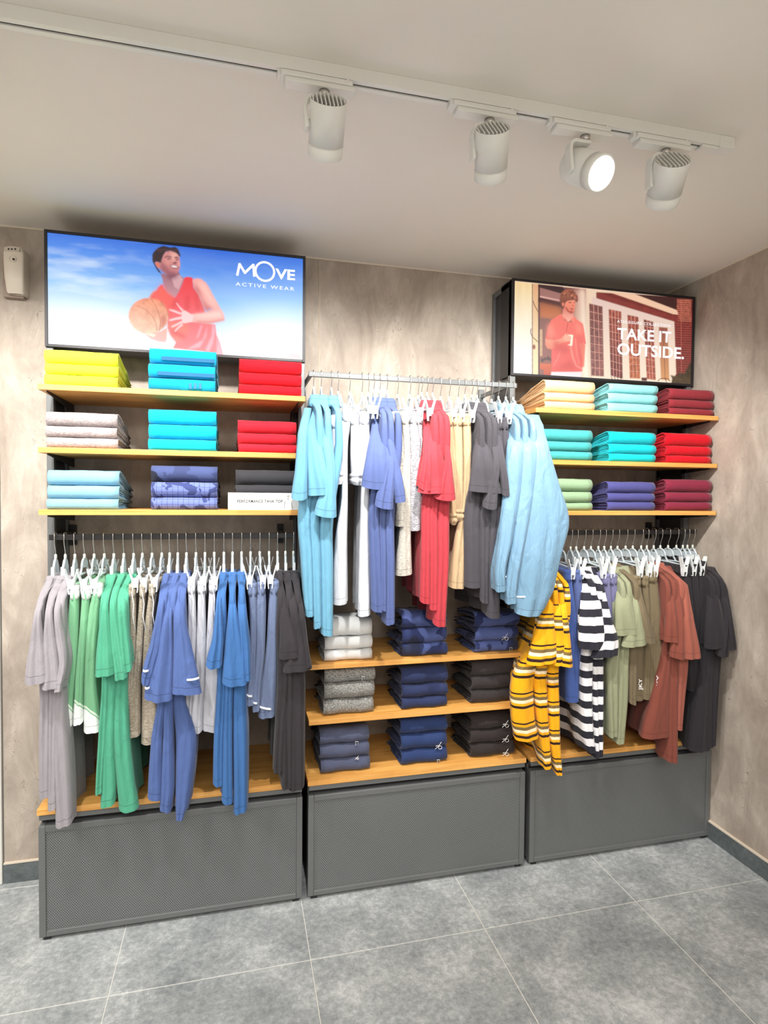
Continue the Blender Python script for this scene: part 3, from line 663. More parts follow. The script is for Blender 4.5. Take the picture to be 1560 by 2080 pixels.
batch('L', 'top', 'tshirt', 'blue t-shirts', 't-shirt', [
    dict(h=344.6, S=[(1167, 331, 343), (1195, 324, 337), (1233, 319, 332), (1310, 303, 326), (1364, 288, 310), (1386, 286, 302)], B=[(1420, 320, 337), (1500, 306, 329), (1623, 298, 328)], stripe=[(1364, 289, 1364, 301)]),
    dict(h=361.1, S=[(1167, 351, 363), (1200, 338, 354), (1255, 328, 349), (1328, 312, 351), (1400, 294, 350), (1421, 291, 349)], B=[(1420, 332, 352), (1500, 330, 351), (1600, 325, 353), (1648, 323, 347)], stripe=[(1399, 293, 1399, 303)]),
    dict(h=378.7, S=[(1167, 367, 380), (1200, 358, 376), (1250, 351, 375), (1328, 350, 391), (1395, 348, 406), (1410, 347, 409)], B=[(1420, 350, 374), (1500, 355, 397), (1580, 355, 392), (1640, 355, 382), (1667, 357, 372)], stripe=[(1383, 377, 1379, 404)])], 'blue')
batch('L', 'bot', 'shorts', 'pale grey fleece shorts', 'shorts', [
    dict(h=398.1, B=[(1182, 382, 395), (1280, 380, 398), (1400, 376, 393), (1471, 373, 388)]),
    dict(h=416.4, B=[(1182, 402, 415), (1280, 399, 418), (1376, 394, 416), (1440, 388, 412), (1488, 382, 411)]),
    dict(h=435.2, B=[(1180, 425, 438), (1280, 420, 437), (1364, 415, 448), (1430, 411, 457), (1486, 410, 462)])], 'pale', cord=M_refl)
batch('L', 'top', 'tshirt', 'royal blue t-shirts', 't-shirt', [
    dict(h=454.9, S=[(1165, 449, 460), (1190, 443, 454), (1218, 439, 450), (1300, 430, 453), (1352, 417, 451)], B=[(1400, 440, 460), (1500, 434, 454), (1592, 432, 453)]),
    dict(h=472.4, S=[(1167, 471, 478), (1200, 466, 478), (1245, 463, 482), (1328, 455, 498), (1388, 451, 505)], B=[(1400, 455, 474), (1500, 452, 472), (1629, 450, 473)]),
    dict(h=490.7, S=[(1167, 487, 495), (1200, 484, 498), (1247, 483, 502), (1310, 488, 508), (1382, 490, 510)], B=[(1400, 474, 500), (1500, 473, 503), (1590, 474, 503), (1650, 474, 502)])], 'royal')
batch('L', 'bot', 'shorts', 'slate blue woven shorts', 'shorts', [
    dict(h=509.0, B=[(1187, 505, 521), (1280, 508, 521), (1376, 503, 518), (1428, 499, 516)], stripe=[(1412, 499, 1416, 513)]),
    dict(h=527.7, B=[(1184, 524, 538), (1225, 520, 541), (1330, 519, 538), (1400, 514, 530), (1441, 513, 528)], stripe=[(1428, 513, 1430, 524)]),
    dict(h=546.7, B=[(1183, 550, 566), (1230, 546, 567), (1328, 540, 566), (1401, 527, 564), (1455, 525, 562)], stripe=[(1438, 528, 1442, 555)])], 'slate')
batch('L', 'top', 'tshirt', 'charcoal t-shirts', 't-shirt', [
    dict(h=563.8, S=[(1160, 563, 573), (1206, 568, 580), (1291, 569, 604), (1335, 568, 614)], B=[(1365, 565, 590), (1480, 560, 580), (1566, 556, 574)]),
    dict(h=580.1, S=[(1166, 581, 590), (1230, 588, 603), (1304, 592, 622), (1363, 576, 636)], B=[(1370, 575, 600), (1480, 573, 596), (1600, 573, 595)]),
    dict(h=596.2, S=[(1166, 598, 606), (1240, 607, 618), (1300, 610, 625), (1354, 612, 633)], B=[(1370, 590, 621), (1480, 588, 620), (1602, 587, 620)])], 'char')
# middle rail -------------------------------------------------------
batch('C', 'top', 'polo_shirt', 'sky blue polo shirts', 'polo shirt', [
    dict(h=637.0, S=[(828, 619, 634), (850, 613, 630), (878, 607, 626), (955, 600, 626), (1009, 593, 626)], B=[(1031, 608, 634), (1140, 613, 637), (1246, 620, 638)]),
    dict(h=652.7, S=[(830, 637, 651), (850, 630, 652), (875, 623, 654), (955, 626, 668), (1003, 627, 684)], B=[(1031, 631, 651), (1140, 634, 653), (1273, 638, 654)]),
    dict(h=673.5, S=[(830, 657, 673), (850, 654, 675), (880, 651, 677), (960, 662, 683), (1045, 640, 686)], B=[(1060, 650, 679), (1150, 651, 679), (1289, 653, 678)])], 'sky', polo=True)
batch('C', 'bot', 'trousers', 'white cotton trousers', 'trousers', [
    dict(h=687.0, B=[(845, 675, 690), (880, 676, 692), (925, 676, 697), (975, 679, 698)], cuff=True),
    dict(h=710.6, B=[(832, 697, 716), (900, 693, 708), (1010, 695, 707), (1100, 682, 706), (1227, 679, 707)]),
    dict(h=735.6, B=[(838, 712, 728), (870, 714, 732), (920, 714, 738), (977, 718, 742)], cuff=True),
    dict(h=749.0, B=[(838, 733, 750), (870, 732, 752), (920, 736, 755), (1005, 735, 752), (1100, 732, 752), (1249, 729, 755)])], 'white')
batch('C', 'top', 'polo_shirt', 'indigo polo shirts', 'polo shirt', [
    dict(h=759.9, S=[(832, 758, 773), (861, 757, 777), (930, 746, 795), (987, 737, 803)], B=[(1030, 752, 774), (1130, 753, 777), (1238, 756, 781)]),
    dict(h=772.0, S=[(834, 772, 784), (865, 774, 792), (940, 782, 806), (1028, 764, 802)], B=[(1040, 772, 786), (1130, 773, 786), (1238, 774, 786)]),
    dict(h=786.5, S=[(836, 782, 794), (885, 786, 799), (955, 794, 817), (1018, 805, 827)], B=[(1045, 784, 804), (1140, 785, 804), (1266, 785, 804)])], 'indigo', polo=True)
batch('C', 'bot', 'shorts', 'pale melange shorts', 'shorts', [
    dict(h=808.0, B=[(838, 797, 815), (900, 803, 822), (980, 810, 830), (1066, 806, 833)], m='cream'),
    dict(h=833.0, B=[(838, 818, 832), (900, 820, 835), (1000, 822, 836), (1100, 812, 838), (1167, 806, 841)], m='cream'),
    dict(h=849.6, B=[(838, 832, 862), (900, 831, 862), (1000, 832, 863), (1072, 830, 859)], m='gmel')], 'gmel', cord=M_refl)
batch('C', 'top', 'polo_shirt', 'red polo shirts', 'polo shirt', [
    dict(h=857.0, S=[(838, 860, 872), (870, 861, 875), (930, 862, 880), (990, 853, 880)], B=[(1020, 860, 880), (1110, 858, 877), (1222, 855, 876)]),
    dict(h=868.0, S=[(836, 866, 882), (866, 870, 890), (920, 866, 902), (968, 860, 915), (996, 852, 920)], B=[(1030, 872, 893), (1130, 874, 892), (1233, 874, 891)]),
    dict(h=879.0, S=[(842, 884, 899), (885, 899, 911), (940, 906, 920), (1010, 885, 930)], B=[(1040, 890, 917), (1140, 889, 916), (1210, 886, 912), (1268, 883, 909)])], 'red', polo=True)
batch('C', 'bot', 'shorts', 'sand cotton shorts', 'shorts', [
    dict(h=895.0, B=[(842, 905, 921), (915, 912, 928), (1000, 916, 930), (1058, 916, 928)], cuff=True),
    dict(h=913.0, B=[(842, 923, 941), (915, 925, 943), (1000, 927, 944), (1050, 927, 942)], cuff=True),
    dict(h=931.0, B=[(842, 942, 958), (900, 944, 960), (1000, 942, 957), (1090, 928, 952), (1191, 914, 948)])], 'sand')
batch('C', 'top', 'polo_shirt', 'graphite polo shirts', 'polo shirt', [
    dict(h=944.5, S=[(842, 968, 980), (872, 971, 990), (930, 966, 1005), (978, 959, 1020), (998, 956, 1024)], B=[(1030, 950, 981), (1120, 948, 980), (1194, 949, 980)]),
    dict(h=959.3, S=[(842, 980, 992), (872, 990, 1003), (930, 1003, 1018), (1000, 990, 1016), (1028, 985, 1014)], B=[(1040, 976, 1000), (1130, 976, 996), (1220, 978, 994)]),
    dict(h=969.0, S=[(842, 992, 1004), (872, 1003, 1016), (930, 1014, 1028), (1001, 1022, 1039)], B=[(1040, 995, 1024), (1140, 992, 1021), (1250, 992, 1020)])], 'graph', polo=True)
batch('C', 'bot', 'shorts', 'graphite shorts', 'shorts', [
    dict(h=985.0, B=[(850, 1008, 1020), (900, 1012, 1024), (1000, 1018, 1030), (1100, 1016, 1030)]),
    dict(h=999.0, B=[(850, 1020, 1034), (900, 1022, 1038), (1000, 1024, 1040), (1100, 1024, 1040)])], 'graph')
batch('C', 'top', 'windbreaker', 'light blue windbreakers', 'jacket', [
    dict(h=1013.0, S=[(842, 1030, 1052), (865, 1038, 1062), (910, 1036, 1070), (1000, 1028, 1064), (1100, 1018, 1046), (1160, 1010, 1032), (1198, 1011, 1031)], stripe=[(1171, 1010, 1172, 1031)]),
    dict(h=1028.0, S=[(842, 1052, 1074), (865, 1062, 1086), (910, 1062, 1098), (1000, 1056, 1092), (1100, 1044, 1074), (1190, 1030, 1056), (1222, 1031, 1054)], stripe=[(1199, 1031, 1199, 1052)]),
    dict(h=1043.0, S=[(842, 1072, 1098), (862, 1082, 1108), (900, 1082, 1120), (982, 1074, 1143), (1058, 1066, 1164), (1136, 1060, 1146), (1200, 1053, 1132), (1232, 1050, 1116), (1247, 1052, 1104)], stripe=[(1213, 1051, 1212, 1076)])], 'jack', polo=True, sl_depth=0.13, long_sleeve=True, zhem=1.25)
# right rail --------------------------------------------------------
batch('R', 'top', 'tshirt', 'yellow striped t-shirts', 't-shirt', [
    dict(h=1086.0, S=[(1180, 1118, 1130), (1238, 1104, 1130), (1280, 1094, 1138), (1328, 1080, 1144), (1346, 1075, 1141)], B=[(1250, 1058, 1100), (1370, 1052, 1094), (1460, 1046, 1092), (1500, 1052, 1100)]),
    dict(h=1097.0, S=[(1176, 1128, 1138), (1240, 1128, 1146), (1300, 1130, 1156), (1348, 1128, 1162)], B=[(1345, 1092, 1118), (1450, 1095, 1118), (1558, 1108, 1123)]),
    dict(h=1109.0, S=[(1172, 1136, 1145), (1240, 1141, 1154), (1300, 1144, 1163), (1353, 1140, 1169)], B=[(1345, 1118, 1141), (1450, 1118, 1142), (1520, 1122, 1143), (1575, 1132, 1145)])], 'yellow')
batch('R', 'bot', 'shorts', 'blue cotton shorts', 'shorts', [
    dict(h=1124.0, B=[(1160, 1150, 1163), (1250, 1153, 1175), (1350, 1155, 1181), (1426, 1155, 1181)]),
    dict(h=1141.0, B=[(1160, 1168, 1185), (1250, 1174, 1189), (1350, 1178, 1193), (1424, 1180, 1192)], m='indigo')], 'bluec')
batch('R', 'top', 'tshirt', 'black and white striped t-shirts', 't-shirt', [
    dict(h=1159.4, S=[(1152, 1188, 1203), (1195, 1187, 1222), (1250, 1184, 1230), (1300, 1182, 1238), (1318, 1182, 1236)], B=[(1330, 1188, 1210), (1430, 1187, 1208), (1500, 1188, 1212), (1530, 1198, 1214)]),
    dict(h=1171.0, S=[(1152, 1203, 1216), (1195, 1218, 1230), (1250, 1228, 1244), (1300, 1222, 1262), (1334, 1206, 1262)], B=[(1340, 1207, 1231), (1430, 1208, 1231), (1537, 1211, 1229)])], 'bw')
batch('R', 'bot', 'shorts', 'lavender cotton shorts', 'shorts', [
    dict(h=1187.0, B=[(1168, 1229, 1242), (1250, 1234, 1249), (1420, 1233, 1250)]),
    dict(h=1201.0, B=[(1168, 1243, 1255), (1260, 1247, 1261), (1420, 1250, 1262)])], 'lav')
batch('R', 'top', 'tshirt', 'sage and olive t-shirts', 't-shirt', [
    dict(h=1216.0, S=[(1152, 1256, 1270), (1185, 1259, 1280), (1230, 1257, 1292), (1288, 1257, 1312)], B=[(1340, 1240, 1262), (1430, 1240, 1260), (1495, 1242, 1258)], m='sagetee'),
    dict(h=1228.0, S=[(1150, 1266, 1280), (1185, 1276, 1292), (1245, 1290, 1306), (1310, 1270, 1322)], B=[(1340, 1260, 1283), (1430, 1258, 1280), (1507, 1256, 1272)], m='sagetee'),
    dict(h=1241.5, S=[(1150, 1276, 1290), (1185, 1288, 1302), (1245, 1302, 1318), (1303, 1308, 1338)], B=[(1340, 1282, 1300), (1430, 1282, 1296)], m='olive')], 'olive')
batch('R', 'bot', 'shorts', 'olive fleece shorts', 'shorts', [
    dict(h=1254.8, B=[(1172, 1290, 1304), (1250, 1296, 1312), (1340, 1290, 1314), (1418, 1286, 1318)]),
    dict(h=1271.4, B=[(1172, 1308, 1319), (1250, 1312, 1324), (1340, 1312, 1326), (1418, 1308, 1322)]),
    dict(h=1286.0, B=[(1163, 1319, 1340), (1245, 1322, 1351), (1337, 1316, 1360), (1420, 1317, 1363)])], 'olivesh')
batch('R', 'top', 'tshirt', 'rust brown t-shirts', 't-shirt', [
    dict(h=1303.0, S=[(1155, 1342, 1356), (1200, 1356, 1372), (1250, 1360, 1382), (1304, 1356, 1394)], B=[(1330, 1352, 1372), (1430, 1330, 1370), (1500, 1312, 1370)], m='brown'),
    dict(h=1314.5, S=[(1150, 1356, 1370), (1195, 1368, 1388), (1250, 1376, 1398), (1336, 1368, 1404)], B=[(1340, 1362, 1385), (1430, 1360, 1384), (1549, 1360, 1382)], m='brown'),
    dict(h=1328.6, S=[(1148, 1370, 1386), (1190, 1384, 1402), (1250, 1386, 1414), (1334, 1386, 1431)], B=[(1340, 1378, 1405), (1430, 1376, 1396), (1480, 1376, 1390)])], 'rust')
batch('R', 'bot', 'shorts', 'black cotton shorts', 'shorts', [
    dict(h=1342.0, B=[(1150, 1390, 1406), (1250, 1397, 1414), (1400, 1403, 1420)]),
    dict(h=1357.8, B=[(1148, 1406, 1420), (1250, 1412, 1428), (1416, 1410, 1428)]),
    dict(h=1374.5, B=[(1142, 1420, 1440), (1250, 1424, 1442), (1416, 1420, 1437)])], 'blackc')
batch('R', 'top', 'tshirt', 'black t-shirts', 't-shirt', [
    dict(h=1387.7, S=[(1152, 1438, 1452), (1200, 1444, 1464), (1260, 1442, 1478), (1314, 1440, 1484)], B=[(1340, 1430, 1452), (1430, 1420, 1450), (1522, 1408, 1450)]),
    dict(h=1397.0, S=[(1152, 1450, 1462), (1200, 1464, 1476), (1260, 1474, 1488), (1330, 1462, 1486)], B=[(1340, 1440, 1462), (1430, 1438, 1456), (1515, 1436, 1454)]),
    dict(h=1407.7, S=[(1152, 1458, 1468), (1200, 1468, 1482), (1260, 1478, 1492), (1315, 1480, 1502)], B=[(1340, 1452, 1470), (1430, 1450, 1462), (1510, 1446, 1458)])], 'blackc')
# sewn hem tag and leg lettering
def text_mesh(body, bold=0.0, spacing=1.0):
    c = bpy.data.curves.new('text', 'FONT'); c.body = body; c.offset = bold; c.space_character = spacing; c.resolution_u = 3
    o = bpy.data.objects.new('text', c); COL.objects.link(o); bpy.context.view_layer.update()
    dg = bpy.context.evaluated_depsgraph_get(); me = o.evaluated_get(dg).to_mesh()
    vs = [tuple(v.co) for v in me.vertices]; fs = [tuple(p.vertices) for p in me.polygons]
    o.evaluated_get(dg).to_mesh_clear(); bpy.data.objects.remove(o); return vs, fs
def put_text(mb, body, P, Q, hgt, Y, bold=0.0, up=None, spacing=1.0, col=(1, 1, 1, 1), xscale=None):
    """letters on the upright plane at depth Y, base line from P to Q, cap height hgt in metres"""
    vs, fs = text_mesh(body, bold, spacing); x0 = min(v[0] for v in vs); x1 = max(v[0] for v in vs); y0 = 0.0
    y1 = max(v[1] for v in vs); d = (Q - P); L = d.length; e = d.normalized(); n = Vector((0, 0, 1)) if up is None else up
    out = [tuple(P + e * ((v[0] - x0) / (x1 - x0) * L) + n * ((v[1] - y0) / (y1 - y0) * hgt)) for v in vs]
    out = [(x, Y, z) for x, y, z in out]; mb.add(out, fs, cols=[col] * len(out))

for o in [o for o in bpy.data.objects if o.name.startswith('shorts') and o.parent is None and 'olive fleece' in o.get('label', '')][1:]:
    hx = 1332 if 'rightmost' in o['label'] else 1303
    Y = RY['R'] - 0.155 - 0.012; b = MB(); a, c = (at(1340, 1399, Y), at(1340, 1371, Y)) if hx == 1332 else (at(1304, 1402, Y), at(1304, 1378, Y))
    put_text(b, 'JKY', a, c, 0.016, Y, 0.02, up=Vector((-1, 0, 0))); q = b.build('lettering', M_logo, o); q.location = -o.location

# ------------------------------------------------------------------ folded stacks
def folded(name, lab, cat, grp, x0, x1, yf, depth, zlow, h, base, mat, rough=0.0015, layers=4, seed=0, side=0.006, th=None, taper=0.5):
    """one folded piece: nested cloth layers turned round a rounded front fold; base/h are front heights"""
    rnd = random.Random(seed); t_ = None; mb = MB(); nx = 9; yb = yf + depth
    def surf(zfront, s): return zlow + (zfront - zlow) * (1 - (1 - taper) * s ** 1.2)
    lo, hi = base, base + h; th = th or h / (2 * layers + 2.6); ph = rnd.uniform(0, 6.28)
    def contour(d):
        r = max((hi - lo) / 2 - d, 0.0008); pts = []; ny = 5; zc = (hi + lo) / 2; yc = yf + (hi - lo) / 2
        for i in range(ny, 0, -1):
            s = i / ny; y = yc + (yb - yc) * s; pts.append((y, surf(hi, s) - d * (1 - 0.45 * s), 1))
        for i in range(9):
            a = pi / 2 + pi * i / 8; pts.append((yc + r * cos(a) * 1.0, zc + r * sin(a), 0))
        for i in range(1, ny + 1):
            s = i / ny; y = yc + (yb - yc) * s; pts.append((y, surf(lo, s) + d * (1 - 0.45 * s), -1))
        return pts
    for k in range(layers):
        d0 = k * (th * 1.34); d1 = d0 + th
        if (hi - lo) / 2 - d0 < 0.0012: break
        d1 = min(d1, (hi - lo) / 2 - 0.0003)
        A, B = contour(d0), contour(d1); n = len(A)
        xa = x0 + (rnd.uniform(0, side) if k else 0) + k * side * 0.25; xb = x1 - (rnd.uniform(0, side) if k else 0) - k * side * 0.25
        vs = []; uv = []
        for i in range(nx + 1):
            u = i / nx; x = xa + (xb - xa) * u
            for C_ in (A, B):
                for j, (y, z, q) in enumerate(C_):
                    s = max(0, (y - yf) / depth)
                    wob = rough * (sin(9 * u + ph + 3 * s) + 0.6 * sin(23 * u + 2 * ph + j)) if k == 0 else 0.0004 * sin(14 * u + j + k)
                    xe = x + s * rnd.uniform(-side, side) * (1.0 if i in (0, nx) else 0) * 1.2
                    edge = 0.0
                    if i in (0, nx) and k == 0: edge = 0.0018
                    vs.append((xe, y + (wob + edge if q == 0 else 0), z + (wob * 0.5 if (q == 1 or j in range(5, 9)) else 0)))
                    uv.append((x - x0, z - lo))
        m = 2 * n; fs = []
        for i in range(nx):
            a, c = i * m, (i + 1) * m
            for j in range(n - 1):
                fs.append((a + j, a + j + 1, c + j + 1, c + j)); fs.append((a + n + j + 1, a + n + j, c + n + j, c + n + j + 1))
            fs.append((a, c, c + n, a + n)); fs.append((a + n - 1, a + 2 * n - 1, c + 2 * n - 1, c + n - 1))
        for j in range(n - 1):
            fs.append((j, j + n, j + n + 1, j + 1)); a = nx * m; fs.append((a + j, a + j + 1, a + j + n + 1, a + j + n))
        mb.add(vs, fs, True, 0, uv)
    o = mb.build(name, mat); tag(o, lab, cat, grp); return o
LV = ('top', 'middle', 'bottom')
def stack(xl, xr, tops, ybot, mats, desc, where, zshelf, name='folded_shirt', cat='shirt', yf=-0.352, depth=0.27, **kw):
    """tops: picture rows of the piece tops, from the top piece down, then the base"""
    y = list(tops) + [ybot]; a = [at((xl + xr) / 2, v, yf) for v in y]; n = len(tops); H = a[0].z - a[-1].z
    x0, x1 = at(xl, y[-1], yf).x, at(xr, y[-1], yf).x; zs = [zshelf + (p.z - a[-1].z) for p in a]
    res = []
    for i in range(n - 1, -1, -1):
        m = mats[i] if isinstance(mats, (list, tuple)) else mats; j = random.uniform(-0.002, 0.003)
        nm = (LV if n == 3 else ('upper', 'lower'))[i] if n < 4 else str(i)
        res.insert(0, folded(name, f'{nm} folded {desc}, {where}', cat, f'folded {desc} pieces', x0 + j, x1 + j, yf, depth, zshelf, zs[i] - zs[i + 1] - 0.0006, zs[i + 1] + 0.0003, m, seed=int(xl + 10 * i + ybot), **kw))
    return res
def fc(name, c, *a, **k): k.setdefault('hem', False); k.setdefault('wr', 0.25); return cloth(name, c, *a, **k)
F = {'neon': fc('neon_yellow', (222, 232, 60)), 'azure': fc('azure', (0, 158, 200), 'plain'), 'azp': fc('azure_print', (0, 150, 190), 'printed', (0, 96, 140)), 'red': fc('scarlet', (206, 10, 30)), 'lg': fc('light_melange', (176, 166, 166), 'melange', (146, 138, 140)),
     'cyan': fc('cyan', (0, 176, 210)), 'crim': fc('crimson', (196, 26, 44)), 'pb': fc('powder_blue', (130, 182, 208)), 'nvw': fc('wave_navy', (66, 78, 122), 'camo', (54, 64, 104), extra=7.0), 'gc': fc('grid_camo', (104, 118, 176), 'gridcamo', (56, 66, 116)),
     'blk': fc('soft_black', (50, 50, 54)), 'peach': fc('peach', (222, 182, 134)), 'aqua': fc('pale_aqua', (132, 200, 204)), 'mar': fc('maroon', (136, 40, 50)), 'teal': fc('teal', (62, 156, 156)), 'cyan2': fc('bright_cyan', (0, 184, 196)), 'red2': fc('bright_red', (196, 0, 26)),
     'sg': fc('sage_green', (134, 162, 128)), 'ind': fc('indigo_fold', (72, 72, 130)), 'wine': fc('wine', (126, 34, 58)), 'wh': fc('white_fold', (214, 216, 216)), 'ncamo': fc('navy_camo', (40, 50, 92), 'camo', (74, 88, 140), extra=9.0), 'dm': fc('dark_melange', (104, 104, 102), 'melange', (160, 160, 156), extra=(160, 160, 420), wr=0.5),
     'nv': fc('navy', (38, 48, 84), wr=0.5), 'ch': fc('charcoal_fold', (50, 46, 48), wr=0.5), 'sn': fc('slate_navy', (78, 84, 108), wr=0.5), 'nb': fc('navy_blue', (38, 56, 100), wr=0.5), 'bk': fc('black_fold', (44, 38, 38), wr=0.5)}
A_, B_, C_ = 'on the top left shelf', 'on the middle left shelf', 'on the lowest left shelf'
s = stack(90, 240, (712, 740, 762), 786, F['neon'], 'neon yellow shirt', A_, 1.911)
az = stack(302, 438, (708, 739, 768), 795, [F['azure'], F['azure'], F['azp']], 'azure blue shirt', A_, 1.911)
stack(486, 613, (729, 757, 781), 803, F['red'], 'bright red shirt', A_, 1.911)
stack(92, 238, (836, 865, 888), 910, F['lg'], 'light grey melange shirt', B_, 1.699)
stack(300, 438, (829, 859, 889), 913, F['cyan'], 'bright cyan shirt', B_, 1.699)
stack(483, 602, (851, 877, 899), 917, F['crim'], 'crimson shirt', B_, 1.699)
stack(94, 240, (953, 984, 1011), 1033, F['pb'], 'powder blue shirt', C_, 1.488)
stack(307, 442, (943, 976, 1008), 1033, [F['nvw'], F['gc'], F['gc']], 'navy patterned shirt', C_, 1.488)
stack(478, 605, (953, 983, 1007), 1034, F['blk'], 'soft black shirt', C_, 1.488)
A_, B_, C_ = 'on the top right shelf', 'on the middle right shelf', 'on the lowest right shelf'
stack(1108, 1209, (768, 794, 812), 829, F['peach'], 'peach shirt', A_, 1.911)
stack(1236, 1336, (778, 797, 817), 837, F['aqua'], 'pale aqua shirt', A_, 1.911)
stack(1360, 1450, (787, 809, 827), 842, F['mar'], 'maroon shirt', A_, 1.911)
stack(1096, 1203, (869, 894, 914), 933, F['teal'], 'teal shirt', B_, 1.699)
stack(1237, 1332, (873, 898, 918), 935, F['cyan2'], 'turquoise shirt', B_, 1.699)
stack(1354, 1446, (876, 902, 922), 938, F['red2'], 'vivid red shirt', B_, 1.699)
stack(1098, 1204, (971, 997, 1020), 1036, F['sg'], 'sage green shirt', C_, 1.488)
stack(1236, 1331, (977, 1000, 1018), 1036, F['ind'], 'indigo shirt', C_, 1.488)
stack(1354, 1447, (972, 998, 1018), 1036, F['wine'], 'wine red shirt', C_, 1.488)
kw = dict(name='folded_trousers', cat='trousers', layers=3, rough=0.004, side=0.010, taper=0.86, depth=0.24, yf=-0.345)
A_, B_, C_ = 'upper shelf, middle display', 'lower shelf, middle display', 'on the middle cabinet'
g1 = stack(660, 757, (1252, 1290, 1316), 1338, F['wh'], 'white trousers', A_, 0.902, **kw)
g2 = stack(817, 908, (1243, 1277, 1308), 1334, F['ncamo'], 'navy camouflage trousers', A_ + ', middle stack', 0.902, **kw)
g3 = stack(966, 1054, (1244, 1276, 1304), 1326, F['ncamo'], 'navy camouflage trousers', A_ + ', right stack', 0.902, **kw)
h1 = stack(658, 760, (1358, 1388, 1422), 1453, F['dm'], 'grey melange trousers', B_, 0.690, **kw)
h2 = stack(817, 909, (1358, 1394, 1420), 1443, F['nv'], 'navy blue trousers', B_, 0.690, **kw)
h3 = stack(960, 1048, (1345, 1376, 1404), 1431, F['ch'], 'charcoal trousers', B_, 0.690, **kw)
i1 = stack(651, 751, (1489, 1518, 1548), 1576, F['sn'], 'slate grey-blue trousers', C_, 0.463, **kw)
i2 = stack(815, 908, (1466, 1498, 1530), 1560, F['nb'], 'dark blue trousers', C_, 0.463, **kw)
i3 = stack(958, 1044, (1457, 1487, 1514), 1543, F['bk'], 'black trousers', C_, 0.463, **kw)
# printed script marks on the trouser legs
def logo(o, px, py, kind, s=1.0, yf=-0.345):
    Y = yf - 0.0035; c = at(px, py, Y); b = MB(); r = 0.0014; s = s * 1.3
    if kind == 'loop':
        pts = [(-0.012, -0.008), (-0.004, -0.002), (0.004, 0.006), (0.009, 0.013)]
        b.tube([(c.x + x * s, Y, c.z + z * s) for x, z in pts], r, 6, ry=0.5)
        pts = [(0.005 + 0.006 * cos(a) , -0.004 + 0.005 * sin(a)) for a in [2 * pi * k / 10 for k in range(11)]]
        b.tube([(c.x + x * s, Y, c.z + z * s) for x, z in pts], r, 6, ry=0.5)
        pts = [(-0.010, 0.001), (-0.004, 0.003), (0.001, 0.0)]; b.tube([(c.x + x * s, Y, c.z + z * s) for x, z in pts], r, 6, ry=0.5)
    else:
        b.tube([(c.x - 0.006, Y, c.z + 0.007), (c.x + 0.007, Y, c.z + 0.007), (c.x + 0.006, Y, c.z - 0.006)], r, 6, ry=0.5)
        b.tube([(c.x - 0.005, Y, c.z + 0.001), (c.x - 0.001, Y, c.z + 0.001)], r, 6, ry=0.5); b.tube([(c.x - 0.005, Y, c.z - 0.005), (c.x - 0.001, Y, c.z - 0.005)], r, 6, ry=0.5)
    o_ = b.build('printed_mark', M_logo, o)
logo(g3[1], 1026, 1295, 'loop'); logo(g3[2], 1037, 1319, 'bar', 0.8); logo(h1[0], 737, 1378, 'bar'); logo(i1[0], 724, 1510, 'bar'); logo(i1[1], 725, 1540, 'loop', 0.5)
logo(i2[1], 891, 1516, 'loop'); logo(i2[2], 890, 1547, 'bar'); logo(i3[0], 1027, 1472, 'loop'); logo(i3[1], 1027, 1502, 'loop'); logo(i3[2], 1027, 1530, 'loop')
# dark chest print of the azure pieces
for o, (a, c, d, e) in ((az[0], (328, 436, 728, 738)), (az[1], (320, 436, 757, 768))):
    Y = -0.3528; p, q = at(a, d, Y), at(c, e, Y); b = MB(); b.box(p.x, q.x, Y - 0.0006, Y + 0.004, q.z + 0.001, q.z + 0.014); b.build('printed_block', simple('dark_azure', (0, 92, 136), 0.7), o)
Y = -0.3535; b = MB()
for k in range(3):
    p = at(384 + k * 10, 792, Y); b.box(p.x, p.x + 0.009, Y - 0.0006, Y + 0.004, p.z + 0.004, p.z + 0.024)
b.build('printed_bars', simple('azure_bars', (40, 110, 150), 0.7), az[2])
# price card on the lowest left shelf
t = thing('shelf_card', 'white card reading PERFORMANCE TANK TOP on the lowest left shelf edge', 'sign', loc=(0.08, -0.366, 1.488))
Y = -0.366; p, q = at(463, 1003.5, Y), at(607, 1034, Y); x0, x1, zt = p.x, q.x, 1.488 + 0.063
b = MB(); b.box(x0, x1, Y, Y + 0.002, 1.4883, zt); b.box(x0, x1, Y + 0.002, Y + 0.010, 1.4883, 1.4895); relobj(b.build('card', M_card, t, 0.0004), t)
b = MB(); put_text(b, 'PERFORMANCE TANK TOP', at(482, 1021, Y), at(574, 1021, Y), 0.0105, Y - 0.0005, 0.018, spacing=1.2); relobj(b.build('lettering', M_ink, t), t)
b = MB()
for pts in ([(578, 1033), (577, 1027), (579, 1021), (578, 1018)], [(592, 1018), (592, 1024), (594, 1033)], [(583, 1012), (586, 1015), (585, 1009)], [(582, 1008), (588, 1007)]):
    b.tube([tuple(at(x, y, Y - 0.0006)) for x, y in pts], 0.0012, 5, ry=0.4)
relobj(b.build('tank_top_drawing', M_ink, t), t)

